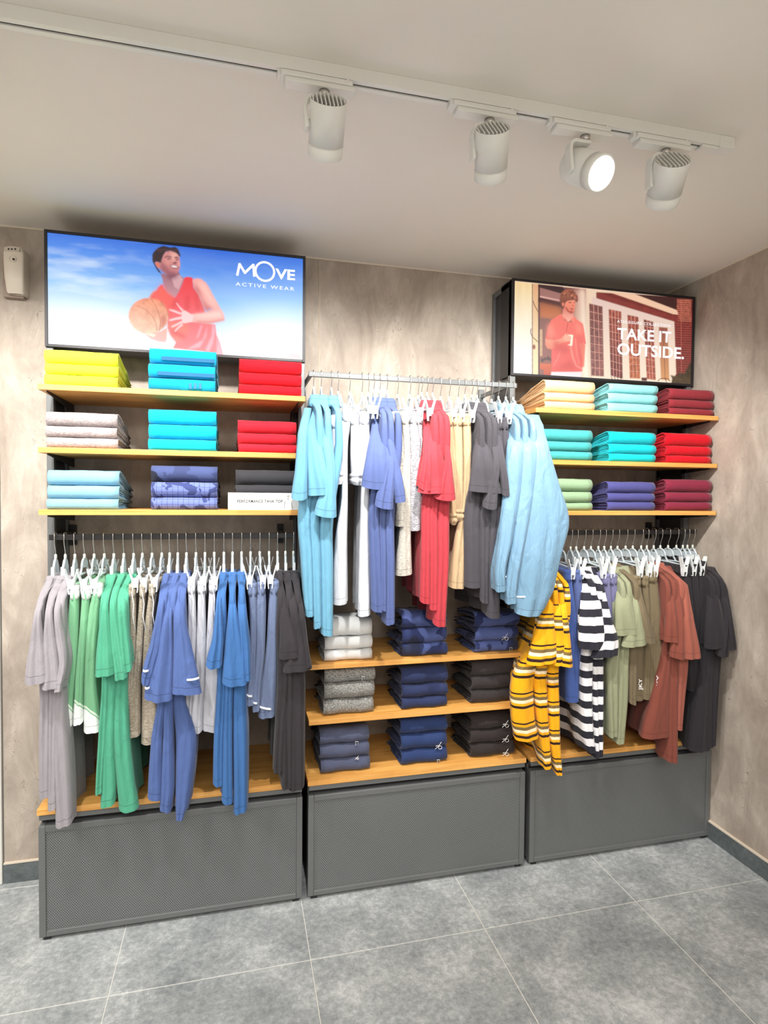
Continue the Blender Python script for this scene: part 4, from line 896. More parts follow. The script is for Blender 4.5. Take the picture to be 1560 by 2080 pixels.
# ------------------------------------------------------------------ backlit signs
import numpy as np
class Canvas:
    """a flat print: a fine grid of coloured points on the panel, filled shape by shape with soft edges"""
    def __init__(s, x0, x1, z0, z1, Y, W=620):
        s.x0, s.x1, s.z0, s.z1, s.Y, s.W = x0, x1, z0, z1, Y, W; s.H = int(W * (z1 - z0) / (x1 - x0)); s.a = np.zeros((s.H, W, 3)); s.rs = np.random.RandomState(5)
        s.X, s.Z = np.meshgrid(np.arange(W) + 0.0, np.arange(s.H) + 0.0)
    def noise(s, sx, sy, amp=1.0, octv=4):
        out = np.zeros((s.H, s.W)); tot = 0
        for o in range(octv):
            k = 2 ** o; gx, gy = max(2, int(s.W / sx * k)) + 2, max(2, int(s.H / sy * k)) + 2; g = s.rs.rand(gy, gx)
            fx = s.X / s.W * (gx - 2); fy = s.Z / s.H * (gy - 2); ix = fx.astype(int); iy = fy.astype(int); fx = fx - ix; fy = fy - iy; fx = fx * fx * (3 - 2 * fx); fy = fy * fy * (3 - 2 * fy)
            out += (g[iy, ix] * (1 - fx) * (1 - fy) + g[iy, ix + 1] * fx * (1 - fy) + g[iy + 1, ix] * (1 - fx) * fy + g[iy + 1, ix + 1] * fx * fy) / k; tot += 1 / k
        return (out / tot - 0.5) * 2 * amp
    def blur(s, m, r):
        r = int(r)
        if r < 1: return m
        for _ in range(2):
            for ax in (0, 1):
                p = np.pad(m, [(r, r) if k == ax else (0, 0) for k in (0, 1)], mode='edge'); c = np.cumsum(p, axis=ax); c = np.concatenate([np.zeros_like(np.take(c, [0], axis=ax)), c], axis=ax)
                n = m.shape[ax]; m = (np.take(c, range(2 * r + 1, 2 * r + 1 + n), axis=ax) - np.take(c, range(n), axis=ax)) / (2 * r + 1)
        return m
    def fill(s, P, cols0, cols1, soft=1, tex=0.0):
        p = [((q.x - s.x0) / (s.x1 - s.x0) * (s.W - 1), (q.z - s.z0) / (s.z1 - s.z0) * (s.H - 1)) for q in P]
        pad = 3 * soft + 2; ax, bx = int(max(0, min(q[0] for q in p) - pad)), int(min(s.W, max(q[0] for q in p) + pad + 1)); az, bz = int(max(0, min(q[1] for q in p) - pad)), int(min(s.H, max(q[1] for q in p) + pad + 1))
        if bx <= ax or bz <= az: return
        m = np.zeros((bz - az, bx - ax))
        for oy in (-0.33, 0.0, 0.33):
            for ox in (-0.33, 0.0, 0.33):
                X = s.X[az:bz, ax:bx] + ox; Z = s.Z[az:bz, ax:bx] + oy; ins = np.zeros(X.shape, bool)
                for (xa, za), (xb, zb) in zip(p, p[1:] + p[:1]):
                    if za == zb: continue
                    c = ((za > Z) != (zb > Z)) & (X < (xb - xa) * (Z - za) / (zb - za) + xa); ins ^= c
                m += ins / 9.0
        m = s.blur(m, soft)[..., None]; zs = [q[1] for q in p]; u = np.clip((max(zs) - s.Z[az:bz, ax:bx]) / max(max(zs) - min(zs), 1e-6), 0, 1)[..., None]
        col = np.array(cols0) * (1 - u) + np.array(cols1) * u
        if tex: col = col * (1 + tex * s.tx[az:bz, ax:bx, None])
        s.a[az:bz, ax:bx] = s.a[az:bz, ax:bx] * (1 - m) + col * m
    def mesh(s, name, mat, t):
        X = s.x0 + (s.x1 - s.x0) * s.X / (s.W - 1); Z = s.z0 + (s.z1 - s.z0) * s.Z / (s.H - 1); co = np.stack([X, np.full_like(X, s.Y), Z], -1).reshape(-1, 3)
        i = (np.arange(s.H - 1)[:, None] * s.W + np.arange(s.W - 1)[None]).ravel(); f = np.stack([i, i + 1, i + s.W + 1, i + s.W], -1)
        me = bpy.data.meshes.new(name); me.vertices.add(len(co)); me.vertices.foreach_set('co', co.ravel()); me.loops.add(f.size); me.loops.foreach_set('vertex_index', f.ravel().astype(np.int32))
        me.polygons.add(len(f)); me.polygons.foreach_set('loop_start', (np.arange(len(f)) * 4).astype(np.int32)); me.update(calc_edges=True); me.materials.append(mat)
        c = np.concatenate([np.clip(s.a, 0, 1).reshape(-1, 3), np.ones((len(co), 1))], 1); ca = me.color_attributes.new('Col', 'FLOAT_COLOR', 'POINT'); ca.data.foreach_set('color', c.ravel())
        o = bpy.data.objects.new(name, me); COL.objects.link(o); o.parent = t; o.location = -t.location; return o
def poly(cv, pts, conv, Y, c0, c1=None, soft=1, tex=0.0):
    cv.fill([at(*conv(x, y), cv.Y) for x, y in pts], lin(c0)[:3], lin(c1 or c0)[:3], soft, tex)
def stroke(mb, pts, wd, conv, Y, c, soft=0):
    for (x0, y0), (x1, y1) in zip(pts, pts[1:]):
        d = math.hypot(x1 - x0, y1 - y0) or 1; nx, ny = -(y1 - y0) / d * wd / 2, (x1 - x0) / d * wd / 2
        poly(mb, [(x0 + nx, y0 + ny), (x1 + nx, y1 + ny), (x1 - nx, y1 - ny), (x0 - nx, y0 - ny)], conv, Y, c, None, soft)
def circ(cx, cy, rx, ry, n=28, a0=0, a1=2 * pi): return [(cx + rx * cos(a0 + (a1 - a0) * k / n), cy + ry * sin(a0 + (a1 - a0) * k / n)) for k in range(n)]
M_print = emit_vc('backlit_print', 1.0); M_glow = emit('backlit_letters', (255, 255, 255), 1.0)
def sign_box(t, x0, x1, z0, z1, yf, yb, bgmat):
    b = MB(); f = 0.010
    for q in ((x0, x0 + f, z0, z1), (x1 - f, x1, z0, z1), (x0 + f, x1 - f, z1 - f, z1), (x0 + f, x1 - f, z0, z0 + f)): b.box(q[0], q[1], yf, yb, q[2], q[3])
    relobj(b.build('sign_frame', M_black, t, 0.001), t)
    b = MB(); b.box(x0 + f, x1 - f, yf + 0.012, yb, z0 + f, z1 - f); relobj(b.build('light_box', M_black, t), t)
    b = MB(); X0, X1, Z0, Z1, Yp = x0 + f, x1 - f, z0 + f, z1 - f, yf + 0.006
    b.add([(X0, Yp, Z0), (X1, Yp, Z0), (X1, Yp, Z1), (X0, Yp, Z1)], [(0, 1, 2, 3)], uvs=[(0, 0), (1, 0), (1, 1), (0, 1)]); relobj(b.build('backlit_panel', bgmat, t), t)
t = thing('backlit_sign', 'wide backlit sign of a basketball player against blue sky, reading MOVE ACTIVE WEAR', 'sign', loc=(-0.204, -0.2, 2.07))
sign_box(t, -0.670, 0.262, 2.070, 2.486, -0.2160, -0.1, M_black)
Y = -0.2102; A = lambda x, y: (240 + x / 6.5, 490 + y / 6.5); Q = lambda x, y: (80 + x / 2.786, 460 + y / 2.786)
b = Canvas(-0.660, 0.252, 2.080, 2.476, Y, 640); L_ = [0]
v = b.Z / b.H; u = b.X / b.W; vv = np.clip(v + 0.02 - 0.16 * np.abs(u - 0.62) + 0.03 * b.noise(300, 200), 0, 1)[..., None]
st = [(0.0, (253, 254, 255)), (0.2, (226, 242, 255)), (0.5, (140, 196, 250)), (0.8, (80, 142, 236)), (1.0, (44, 104, 216))]
b.a = np.stack([np.interp(vv[..., 0], [q[0] for q in st], [lin(q[1])[k] for q in st]) for k in range(3)], -1)
w1 = np.exp(-(((u - 0.25) / 0.2) ** 2 + ((v + 0.02) / 0.26) ** 2))[..., None] + 0.8 * np.exp(-(((u - 0.86) / 0.13) ** 2 + ((v - 0.02) / 0.24) ** 2))[..., None]; b.a = b.a * (1 - np.clip(w1, 0, 1)) + np.clip(w1, 0, 1)
cl = np.clip((b.noise(190, 46, 1.0, 5) - 0.02) * 2.4, 0, 1) * np.clip(1.15 - np.abs(u - 0.12) * 2.6, 0.12, 1) * np.clip(1.5 - np.abs(v - 0.62) * 3, 0, 1); cl = cl[..., None] * 0.62; b.a = b.a * (1 - cl) + cl * np.array(lin((236, 246, 255))[:3])
b.tx = b.noise(9, 9, 1.0, 2)
def nxt():
    L_[0] += 1; return Y - 0.00012 * L_[0]
poly(b, [(1405, 722), (1425, 712), (1450, 718), (1475, 730), (1482, 752), (1408, 745)], Q, nxt(), (232, 196, 200))
poly(b, [(480, 650), (440, 690), (400, 745), (520, 760), (560, 700)], A, nxt(), (226, 138, 128))
poly(b, [(560, 430), (585, 500), (600, 590), (625, 650), (680, 720), (745, 745), (830, 650), (880, 500), (860, 480), (820, 460), (800, 400), (690, 440)], A, nxt(), (150, 92, 110), (204, 150, 160))
poly(b, [(705, 480), (800, 440), (860, 500), (800, 640), (740, 600)], A, nxt(), (214, 164, 172))
poly(b, [(565, 250), (590, 150), (680, 118), (770, 138), (808, 200), (818, 300), (812, 370), (780, 432), (700, 455), (620, 425), (575, 380), (520, 340), (488, 290), (520, 268)], A, nxt(), (214, 140, 138), (196, 118, 122))
poly(b, [(560, 250), (620, 290), (680, 390), (760, 412), (785, 432), (700, 460), (620, 430), (560, 380)], A, nxt(), (164, 96, 104), None, 4)
poly(b, [(600, 240), (700, 250), (700, 300), (640, 320), (600, 280)], A, nxt(), (222, 146, 140), None, 5)
poly(b, [(640, 430), (790, 440), (780, 480), (660, 500)], A, nxt(), (126, 72, 92), None, 5)
poly(b, [(700, 150), (770, 150), (800, 200), (760, 210), (740, 260), (715, 270), (700, 215)], A, nxt(), (236, 172, 160), None, 4)
poly(b, [(790, 260), (812, 280), (808, 340), (790, 330)], A, nxt(), (238, 170, 158), None, 2)
poly(b, [(450, 180), (470, 140), (500, 110), (540, 80), (600, 60), (680, 82), (760, 75), (795, 110), (825, 190), (812, 208), (790, 175), (760, 150), (690, 125), (630, 135), (598, 180), (575, 240), (565, 285), (500, 268), (484, 290), (520, 350), (575, 430), (530, 405), (490, 340), (452, 262)], A, nxt(), (40, 24, 34), (58, 30, 34), 1, 0.3)
for k in range(14): stroke(b, [(500 + 22 * k, 95 + 5 * (k % 3)), (512 + 22 * k, 125 + 9 * (k % 4))], 6, A, 0, (104, 66, 60), 1)
poly(b, [(485, 280), (520, 275), (545, 320), (550, 360), (510, 335)], A, nxt(), (226, 120, 92))
for q in ([(612, 212), (650, 190), (712, 208), (700, 216), (650, 202), (615, 224)], [(742, 210), (780, 205), (805, 235), (780, 224), (745, 224)], [(640, 228), (690, 222), (700, 234), (660, 240)], [(758, 236), (798, 240), (790, 250), (762, 248)], [(716, 290), (742, 300), (778, 284), (760, 274), (735, 284)]): poly(b, q, A, nxt(), (84, 38, 50))
poly(b, [(680, 318), (740, 312), (802, 336), (790, 356), (740, 362), (700, 344)], A, nxt(), (150, 60, 70)); poly(b, [(692, 324), (742, 320), (790, 338), (770, 348), (720, 344)], A, nxt(), (250, 240, 240))
TK = [(580, 565), (535, 610), (490, 680), (440, 730), (430, 770), (600, 860), (650, 960), (655, 1150), (700, 1250), (765, 1330), (745, 1370), (722, 1412), (1100, 1450), (1385, 1505), (1345, 1350), (1300, 1240), (1282, 1100), (1100, 1075), (1100, 960), (1150, 950), (1130, 870), (1060, 700), (995, 610), (985, 482), (930, 470), (880, 475), (850, 560), (800, 670), (745, 745), (690, 720), (640, 672), (600, 610)]
poly(b, TK, A, nxt(), (240, 52, 66), (250, 120, 128))
poly(b, [(580, 565), (535, 610), (440, 730), (600, 860), (660, 1000), (760, 830), (745, 745), (640, 672)], A, nxt(), (252, 104, 92), (246, 84, 84), 5)
poly(b, [(655, 1050), (900, 1080), (960, 1150), (800, 1340), (760, 1330), (680, 1220)], A, nxt(), (246, 110, 96), (240, 130, 116), 6)
for q in ([(760, 760), (790, 800), (740, 880), (700, 860)], [(900, 700), (940, 720), (930, 900), (880, 940)], [(1000, 640), (1040, 700), (1080, 900), (1040, 930)], [(700, 1150), (900, 1250), (880, 1290), (700, 1220)]): poly(b, q, A, 0, (224, 52, 62), None, 5)
for q in ([(1120, 1100), (1060, 1260), (1030, 1290), (1090, 1110)], [(1185, 1100), (1160, 1260), (1080, 1400), (900, 1430), (1120, 1300)], [(1265, 1090), (1285, 1180), (1250, 1350), (1200, 1460), (1150, 1440), (1235, 1250), (1240, 1100)], [(1300, 1240), (1345, 1350), (1385, 1500), (1300, 1490)]): poly(b, q, A, nxt(), (255, 150, 170), (255, 176, 186), 2)
poly(b, [(980, 505), (1030, 490), (1090, 495), (1160, 550), (1200, 610), (1240, 690), (1320, 830), (1400, 970), (1405, 1045), (1200, 1088), (1030, 1072), (960, 1068), (870, 1085), (835, 1020), (840, 930), (880, 915), (960, 960), (1150, 950), (1250, 895), (1130, 870), (1060, 700), (1000, 610)], A, nxt(), (246, 168, 164), (244, 176, 170))
poly(b, [(1000, 560), (1080, 640), (1110, 760), (1180, 850), (1260, 890), (1150, 950), (1130, 870), (1060, 700), (1000, 610)], A, nxt(), (206, 104, 104), None, 5)
poly(b, [(1060, 520), (1150, 570), (1230, 720), (1300, 850), (1250, 840), (1150, 700), (1080, 600)], A, 0, (255, 196, 184), None, 5); poly(b, [(1030, 1050), (1200, 1060), (1405, 1020), (1405, 1045), (1200, 1088), (1030, 1072)], A, nxt(), (214, 118, 112), None, 3)
poly(b, [(1000, 975), (1200, 945), (1340, 930), (1380, 990), (1200, 1010), (1010, 1020)], A, 0, (255, 206, 196), None, 5)
for q in ([(760, 812), (776, 815), (812, 860), (870, 912), (838, 922)], [(670, 898), (680, 894), (760, 915), (845, 950), (832, 972), (740, 938), (682, 915)], [(668, 1036), (760, 1008), (852, 990), (862, 1025), (780, 1036), (680, 1056)], [(700, 1122), (790, 1078), (870, 1034), (900, 1062), (800, 1102), (715, 1140)], [(738, 1188), (790, 1130), (840, 1090), (862, 1104), (800, 1150), (755, 1196)]): poly(b, q, A, nxt(), (255, 204, 206))
poly(b, [(840, 925), (880, 915), (960, 965), (1000, 980), (980, 1060), (870, 1082), (840, 1020)], A, nxt(), (255, 208, 208))
poly(b, [(290, 1190), (350, 1225), (430, 1290), (530, 1325), (620, 1335), (640, 1300), (648, 1140), (560, 1190), (450, 1200)], A, nxt(), (238, 170, 150), (226, 176, 172))
poly(b, circ(400, 985, 264, 236, 40), A, nxt(), (236, 136, 100), (242, 196, 164), 1, 0.22)
poly(b, circ(470, 900, 120, 100, 24), A, 0, (246, 160, 124), (240, 160, 128), 9, 0.2)
poly(b, [(560, 980), (620, 970), (640, 1080), (560, 1180)], A, 0, (206, 110, 86), None, 4)
for q in ([(430, 752), (500, 860), (545, 980), (560, 1060), (545, 1190)], [(250, 850), (360, 900), (460, 1000), (500, 1080), (510, 1180)], [(560, 790), (640, 900), (668, 1000)]): stroke(b, q, 7, A, nxt(), (186, 96, 72))
poly(b, [(330, 1212), (450, 1222), (500, 1232), (470, 1268)], A, nxt(), (252, 226, 206))
b.mesh('printed_picture', M_print, t)
b = MB(); Yt = Y - 0.0012
def sc(px): return px / 545.0
MW = [at(*Q(*p), Yt) for p in ((1120, 274), (1133, 213), (1163, 262), (1211, 217), (1216, 280))]
for p, q in zip(MW, MW[1:]):
    e = (q - p).normalized(); nn = Vector((-e.z, 0, e.x)) * 0.0048
    p = p - e * 0.003; q = q + e * 0.003; b.add([tuple(p + nn), tuple(q + nn), tuple(q - nn), tuple(p - nn)], [(0, 1, 2, 3)])
for (txt, p0, p1, h) in (('VE', (1335, 294), (1447, 303), 0.039),): put_text(b, txt, at(*Q(*p0), Yt), at(*Q(*p1), Yt), h, Yt, 0.03)
c_ = at(*Q(1276, 255), Yt); n = 36; vs = []
for r_ in (0.0400, 0.0315): vs += [(c_.x + r_ * cos(2 * pi * k / n), Yt, c_.z + r_ * sin(2 * pi * k / n)) for k in range(n)]
b.add(vs, [(k, (k + 1) % n, n + (k + 1) % n, n + k) for k in range(n)])
put_text(b, 'ACTIVE WEAR', at(*Q(1110, 334), Yt), at(*Q(1443, 364), Yt), 0.0135, Yt, 0.01, spacing=1.35)
relobj(b.build('printed_lettering', M_glow, t), t)

m, tt, bb = nt('street_print_base'); bb.inputs['Emission Color'].default_value = lin((236, 206, 178)); bb.inputs['Emission Strength'].default_value = 0.9; bb.inputs['Base Color'].default_value = (0.02, 0.02, 0.02, 1)
t = thing('backlit_sign', 'backlit sign of a curly-haired man in a coral polo, reading TAKE IT OUTSIDE', 'sign', loc=(1.616, -0.2, 2.07))
sign_box(t, 1.152, 2.082, 2.070, 2.486, -0.2160, -0.1, m)
A = lambda x, y: (1030 + x / 7.8, 565 + y / 7.8); Cc = lambda x, y: (1210 + x / 7.61, 575 + y / 7.61); L_[0] = 0; b = Canvas(1.162, 2.072, 2.080, 2.476, Y, 640); b.a[:] = lin((236, 206, 178))[:3]; b.tx = b.noise(7, 7, 1.0, 2)
poly(b, [(72, 52), (395, 88), (395, 1552), (75, 1530)], A, nxt(), (246, 216, 160), (255, 255, 255))
poly(b, [(150, 60), (215, 68), (215, 900), (150, 900)], A, nxt(), (232, 196, 140), (250, 246, 226), 6); poly(b, [(300, 78), (330, 82), (330, 700), (300, 700)], A, nxt(), (234, 200, 146), (250, 244, 220), 5)
poly(b, [(395, 88), (410, 90), (410, 1553), (395, 1552)], A, nxt(), (96, 56, 40)); poly(b, [(410, 90), (495, 98), (495, 1556), (410, 1553)], A, nxt(), (226, 168, 124), (255, 240, 190))
poly(b, [(495, 98), (1250, 178), (1250, 1610), (495, 1556)], A, nxt(), (120, 70, 66), (150, 96, 88))
poly(b, [(495, 98), (880, 138), (920, 190), (835, 300), (520, 150), (495, 150)], A, nxt(), (52, 24, 30))
poly(b, [(522, 150), (860, 245), (860, 360), (522, 290)], A, nxt(), (160, 110, 102)); poly(b, [(522, 280), (860, 352), (860, 370), (522, 302)], A, nxt(), (236, 180, 170)); poly(b, [(495, 305), (860, 395), (860, 465), (495, 378)], A, nxt(), (66, 28, 34))
poly(b, [(515, 385), (860, 465), (870, 640), (700, 650), (515, 625)], A, nxt(), (170, 92, 50), (206, 120, 76), 7); poly(b, [(515, 625), (700, 650), (700, 1350), (515, 1350)], A, nxt(), (140, 92, 84), (156, 96, 88))
for x in (528, 550): poly(b, [(x - 7, 810), (x + 5, 812), (x + 5, 1235), (x - 7, 1230)], A, nxt(), (246, 210, 160))
for x, y, r in ((560, 1300, 26), (600, 1280, 22), (650, 1270, 28), (690, 1290, 24)): poly(b, circ(x, y, r, r * 1.2, 10), A, nxt(), (76, 50, 52))
poly(b, [(515, 1350), (700, 1358), (700, 1575), (580, 1560), (580, 1450), (515, 1440)], A, nxt(), (224, 106, 66), (196, 84, 60))
stroke(b, [(410, 360), (440, 440), (492, 530)], 10, A, nxt(), (90, 40, 36)); stroke(b, [(380, 800), (372, 860), (400, 930), (490, 1010)], 12, A, nxt(), (120, 60, 44)); poly(b, circ(425, 1090, 26, 40, 10), A, nxt(), (150, 80, 60))
poly(b, [(495, 98), (515, 100), (515, 1556), (495, 1556)], A, nxt(), (70, 34, 36))
poly(b, [(1060, 170), (1235, 182), (1300, 1620), (1160, 1600), (1060, 600)], A, nxt(), (196, 142, 128), (250, 222, 190), 7)
poly(b, [(1150, 176), (1235, 182), (1300, 1620), (1200, 1600)], A, nxt(), (238, 206, 182), (255, 248, 226), 7)
# brick front of the building
poly(b, [(10, 140), (1500, 235), (1500, 1580), (10, 1510)], Cc, nxt(), (116, 34, 32), (124, 46, 40), 1, 0.35)
for k in range(9):
    y = 150 + k * 12; stroke(b, [(0, y), (1250, y + 375)], 2.5, Cc, nxt(), (170, 72, 60))
poly(b, [(600, 172), (1490, 236), (1490, 420), (1285, 440), (1285, 430)], Cc, nxt(), (60, 22, 24))
poly(b, [(205, 138), (620, 176), (1285, 430), (1288, 490), (1200, 482)], Cc, nxt(), (240, 196, 164))
poly(b, [(-20, 205), (-10, 228), (1215, 596), (1245, 1400), (1160, 1565), (-60, 1502), (-60, 215)], Cc, nxt(), (226, 196, 184), (255, 232, 206))
for k in range(26):
    y = 620 + k * 36; stroke(b, [(1225, y), (1478, y + 14)], 5, Cc, nxt(), (178, 92, 76))
poly(b, [(1255, 240), (1478, 250), (1478, 600), (1310, 600), (1250, 400)], Cc, nxt(), (150, 74, 58), None, 1, 0.45)
for k in range(11):
    y = 262 + k * 32; stroke(b, [(1262, y), (1478, y + 12)], 5, Cc, nxt(), (214, 130, 104))
stroke(b, [(1320, 250), (1325, 1500)], 6, Cc, nxt(), (200, 110, 90))
def window_(pts, dark, cv, nv, nh, warm):
    poly(b, pts, cv, nxt(), dark, warm, 1, 0.5); (a, b0), (c, d), (e, f), (g, h) = pts
    for k in range(1, nv + 1):
        u = k / (nv + 1); stroke(b, [(a + (c - a) * u, b0 + (d - b0) * u), (g + (e - g) * u, h + (f - h) * u)], 7, cv, nxt(), (232, 168, 150))
    for k in range(1, nh + 1):
        u = k / (nh + 1); stroke(b, [(a + (g - a) * u, b0 + (h - b0) * u), (c + (e - c) * u, d + (f - d) * u)], 6, cv, nxt(), (236, 172, 154))
window_([(1300, 400), (1512, 450), (1535, 1556), (1332, 1545)], (120, 66, 62), A, 2, 8, (150, 92, 86))
window_([(200, 402), (395, 442), (418, 1480), (232, 1430)], (158, 76, 60), Cc, 3, 8, (110, 48, 48)); window_([(490, 490), (660, 525), (688, 1476), (528, 1470)], (148, 66, 54), Cc, 2, 8, (196, 110, 70)); window_([(742, 560), (890, 600), (928, 1500), (790, 1480)], (128, 58, 50), Cc, 2, 8, (176, 92, 70))
poly(b, [(975, 680), (1110, 690), (1140, 1505), (1010, 1490)], Cc, nxt(), (150, 80, 66), (222, 158, 104)); stroke(b, [(1040, 690), (1075, 1500)], 6, Cc, nxt(), (110, 60, 50))
poly(b, [(705, 1460), (795, 1462), (790, 1515), (712, 1510)], Cc, nxt(), (96, 40, 36))
stroke(b, [(960, 1520), (990, 1480), (1050, 1470), (1120, 1480), (1150, 1520)], 9, Cc, nxt(), (96, 46, 40)); stroke(b, [(1080, 1475), (1095, 1540)], 8, Cc, nxt(), (96, 46, 40))
for k in range(4): stroke(b, [(240 + k * 45, 1440), (262 + k * 45, 1510)], 9, Cc, nxt(), (110, 60, 60))
poly(b, [(1170, 1560), (1180, 1470), (1150, 1420), (1240, 1440), (1290, 1380), (1370, 1400), (1420, 1300), (1480, 1210), (1480, 1580)], Cc, nxt(), (52, 36, 20), (84, 64, 34), 2, 0.6)
# the man
rr = random.Random(3)
poly(b, [(700, 1478), (1190, 1478), (1165, 1600), (690, 1585)], A, nxt(), (252, 226, 230), (255, 244, 248))
poly(b, [(1155, 1035), (1240, 1045), (1232, 1200), (1222, 1410), (1150, 1400)], A, nxt(), (238, 122, 100), (244, 140, 116))
poly(b, [(895, 440), (880, 560), (870, 600), (970, 700), (1060, 610), (1050, 540), (960, 520)], A, nxt(), (214, 100, 84), (250, 180, 160))
poly(b, [(865, 560), (780, 610), (700, 660), (650, 790), (605, 962), (740, 982), (705, 1110), (700, 1300), (700, 1482), (1190, 1480), (1200, 1300), (1150, 1040), (1252, 1046), (1225, 850), (1200, 720), (1110, 660), (1060, 600), (1055, 700), (965, 690), (880, 650)], A, nxt(), (242, 112, 98), (238, 96, 92))
poly(b, [(870, 560), (880, 650), (930, 655), (965, 690), (940, 640), (885, 600)], A, nxt(), (250, 130, 112)); poly(b, [(1060, 600), (970, 690), (1000, 668), (1058, 706), (1075, 660)], A, nxt(), (250, 130, 112)); stroke(b, [(968, 690), (935, 860)], 8, A, nxt(), (190, 66, 62))
stroke(b, [(1000, 1060), (1040, 1250), (1090, 1380), (1200, 1450)], 14, A, nxt(), (255, 176, 160), 2); stroke(b, [(1080, 960), (1100, 1150), (1140, 1360)], 10, A, nxt(), (255, 160, 146), 2); stroke(b, [(860, 1110), (800, 1280), (730, 1390)], 12, A, nxt(), (250, 150, 136), 2); stroke(b, [(730, 860), (745, 980)], 10, A, nxt(), (196, 70, 66))
poly(b, [(605, 962), (740, 980), (850, 962), (930, 880), (1010, 905), (1005, 1000), (870, 1020), (780, 1092), (700, 1128), (635, 1112), (605, 1050)], A, nxt(), (250, 168, 140), (240, 132, 106))
poly(b, [(965, 895), (1046, 900), (1032, 1072), (955, 1062), (1000, 1040), (1015, 930)], A, nxt(), (255, 250, 220))
for q in ([(640, 760), (700, 700), (760, 900), (720, 960), (640, 900)], [(1080, 700), (1180, 740), (1190, 900), (1100, 860)]): poly(b, q, A, 0, (252, 136, 118), None, 7)
for q in ([(740, 980), (900, 1060), (1000, 1100), (940, 1200), (740, 1160)], [(1130, 900), (1160, 900), (1170, 1380), (1140, 1300)], [(1000, 1300), (1100, 1440), (760, 1440)]): poly(b, q, A, 0, (222, 84, 80), None, 7)
for y in (915, 945, 975): stroke(b, [(905, y), (1005, y + 14)], 16, A, nxt(), (250, 184, 160))
poly(b, [(895, 400), (960, 350), (1060, 345), (1088, 390), (1078, 450), (1060, 545), (1010, 562), (955, 525), (915, 470)], A, nxt(), (244, 146, 118), (226, 110, 88))
poly(b, [(915, 450), (950, 470), (980, 520), (1030, 520), (1055, 545), (1010, 562), (955, 530)], A, nxt(), (176, 74, 62))
for q in ([(970, 380), (1020, 376), (1020, 390), (975, 394)], [(1050, 380), (1080, 384), (1078, 394), (1050, 392)], [(1030, 430), (1056, 426), (1040, 446)], [(1000, 482), (1048, 480), (1040, 496), (1005, 496)]): poly(b, q, A, nxt(), (120, 40, 40))
poly(b, [(835, 300), (850, 240), (900, 195), (970, 178), (1040, 190), (1090, 240), (1122, 300), (1125, 360), (1095, 385), (1070, 345), (1000, 350), (950, 362), (915, 400), (905, 450), (880, 490), (850, 440), (832, 370)], A, nxt(), (170, 96, 70), (84, 36, 34))
for k in range(26):
    a = rr.uniform(-2.9, 0.1); rd = rr.uniform(0.45, 1.0); cx_, cy_ = 975 + 135 * rd * cos(a), 330 + 140 * rd * sin(a); poly(b, circ(cx_, cy_, 15, 13, 8), A, nxt(), rr.choice([(190, 112, 82), (120, 58, 48), (206, 130, 96), (96, 44, 40)]))
poly(b, circ(885, 415, 16, 34, 10), A, nxt(), (236, 130, 104))
b.mesh('printed_picture', M_print, t)
Yt = Y - 0.0012; b = MB()
put_text(b, 'ATHLEISURE COLLECTION', at(*Cc(330, 610), Yt), at(*Cc(1155, 683), Yt), 0.0125, Yt, 0.006, spacing=1.1)
put_text(b, 'TAKE IT', at(*Cc(332, 860), Yt), at(*Cc(1165, 920), Yt), 0.0500, Yt, 0.022); put_text(b, 'OUTSIDE.', at(*Cc(332, 1100), Yt), at(*Cc(1365, 1172), Yt), 0.0520, Yt, 0.022)
relobj(b.build('printed_lettering', M_glow, t), t)

# ------------------------------------------------------------------ ceiling track and spotlights
t = thing('lighting_track', 'white ceiling lighting track with a dark slot, running above the displays', 'track', loc=(0.0, -1.15, CEIL))
TX0, TX1 = -2.6, 1.315; ZT = 2.536
b = MB(); b.box(TX0, TX1, -1.173, -1.159, ZT, CEIL); b.box(TX0, TX1, -1.151, -1.137, ZT, CEIL); b.box(TX0, TX1, -1.159, -1.151, ZT + 0.014, CEIL); relobj(b.build('track_profile', M_white, t, 0.001), t)
b = MB(); b.box(TX0, TX1, -1.1588, -1.1512, ZT + 0.004, ZT + 0.0138); relobj(b.build('slot', M_slot, t), t)
b = MB(); b.box(TX1, TX1 + 0.05, -1.174, -1.136, ZT - 0.002, CEIL); relobj(b.build('end_cap', M_white, t, 0.002), t)
b = MB(); b.box(TX1 - 0.055, TX1, -1.17, -1.14, ZT - 0.008, ZT); relobj(b.build('feed_cover', M_white, t, 0.002), t)
M_lens = emit('lamp_lens', (255, 250, 240), 22.0); M_lensoff = emit('lamp_lens_side', (255, 250, 240), 6.0)
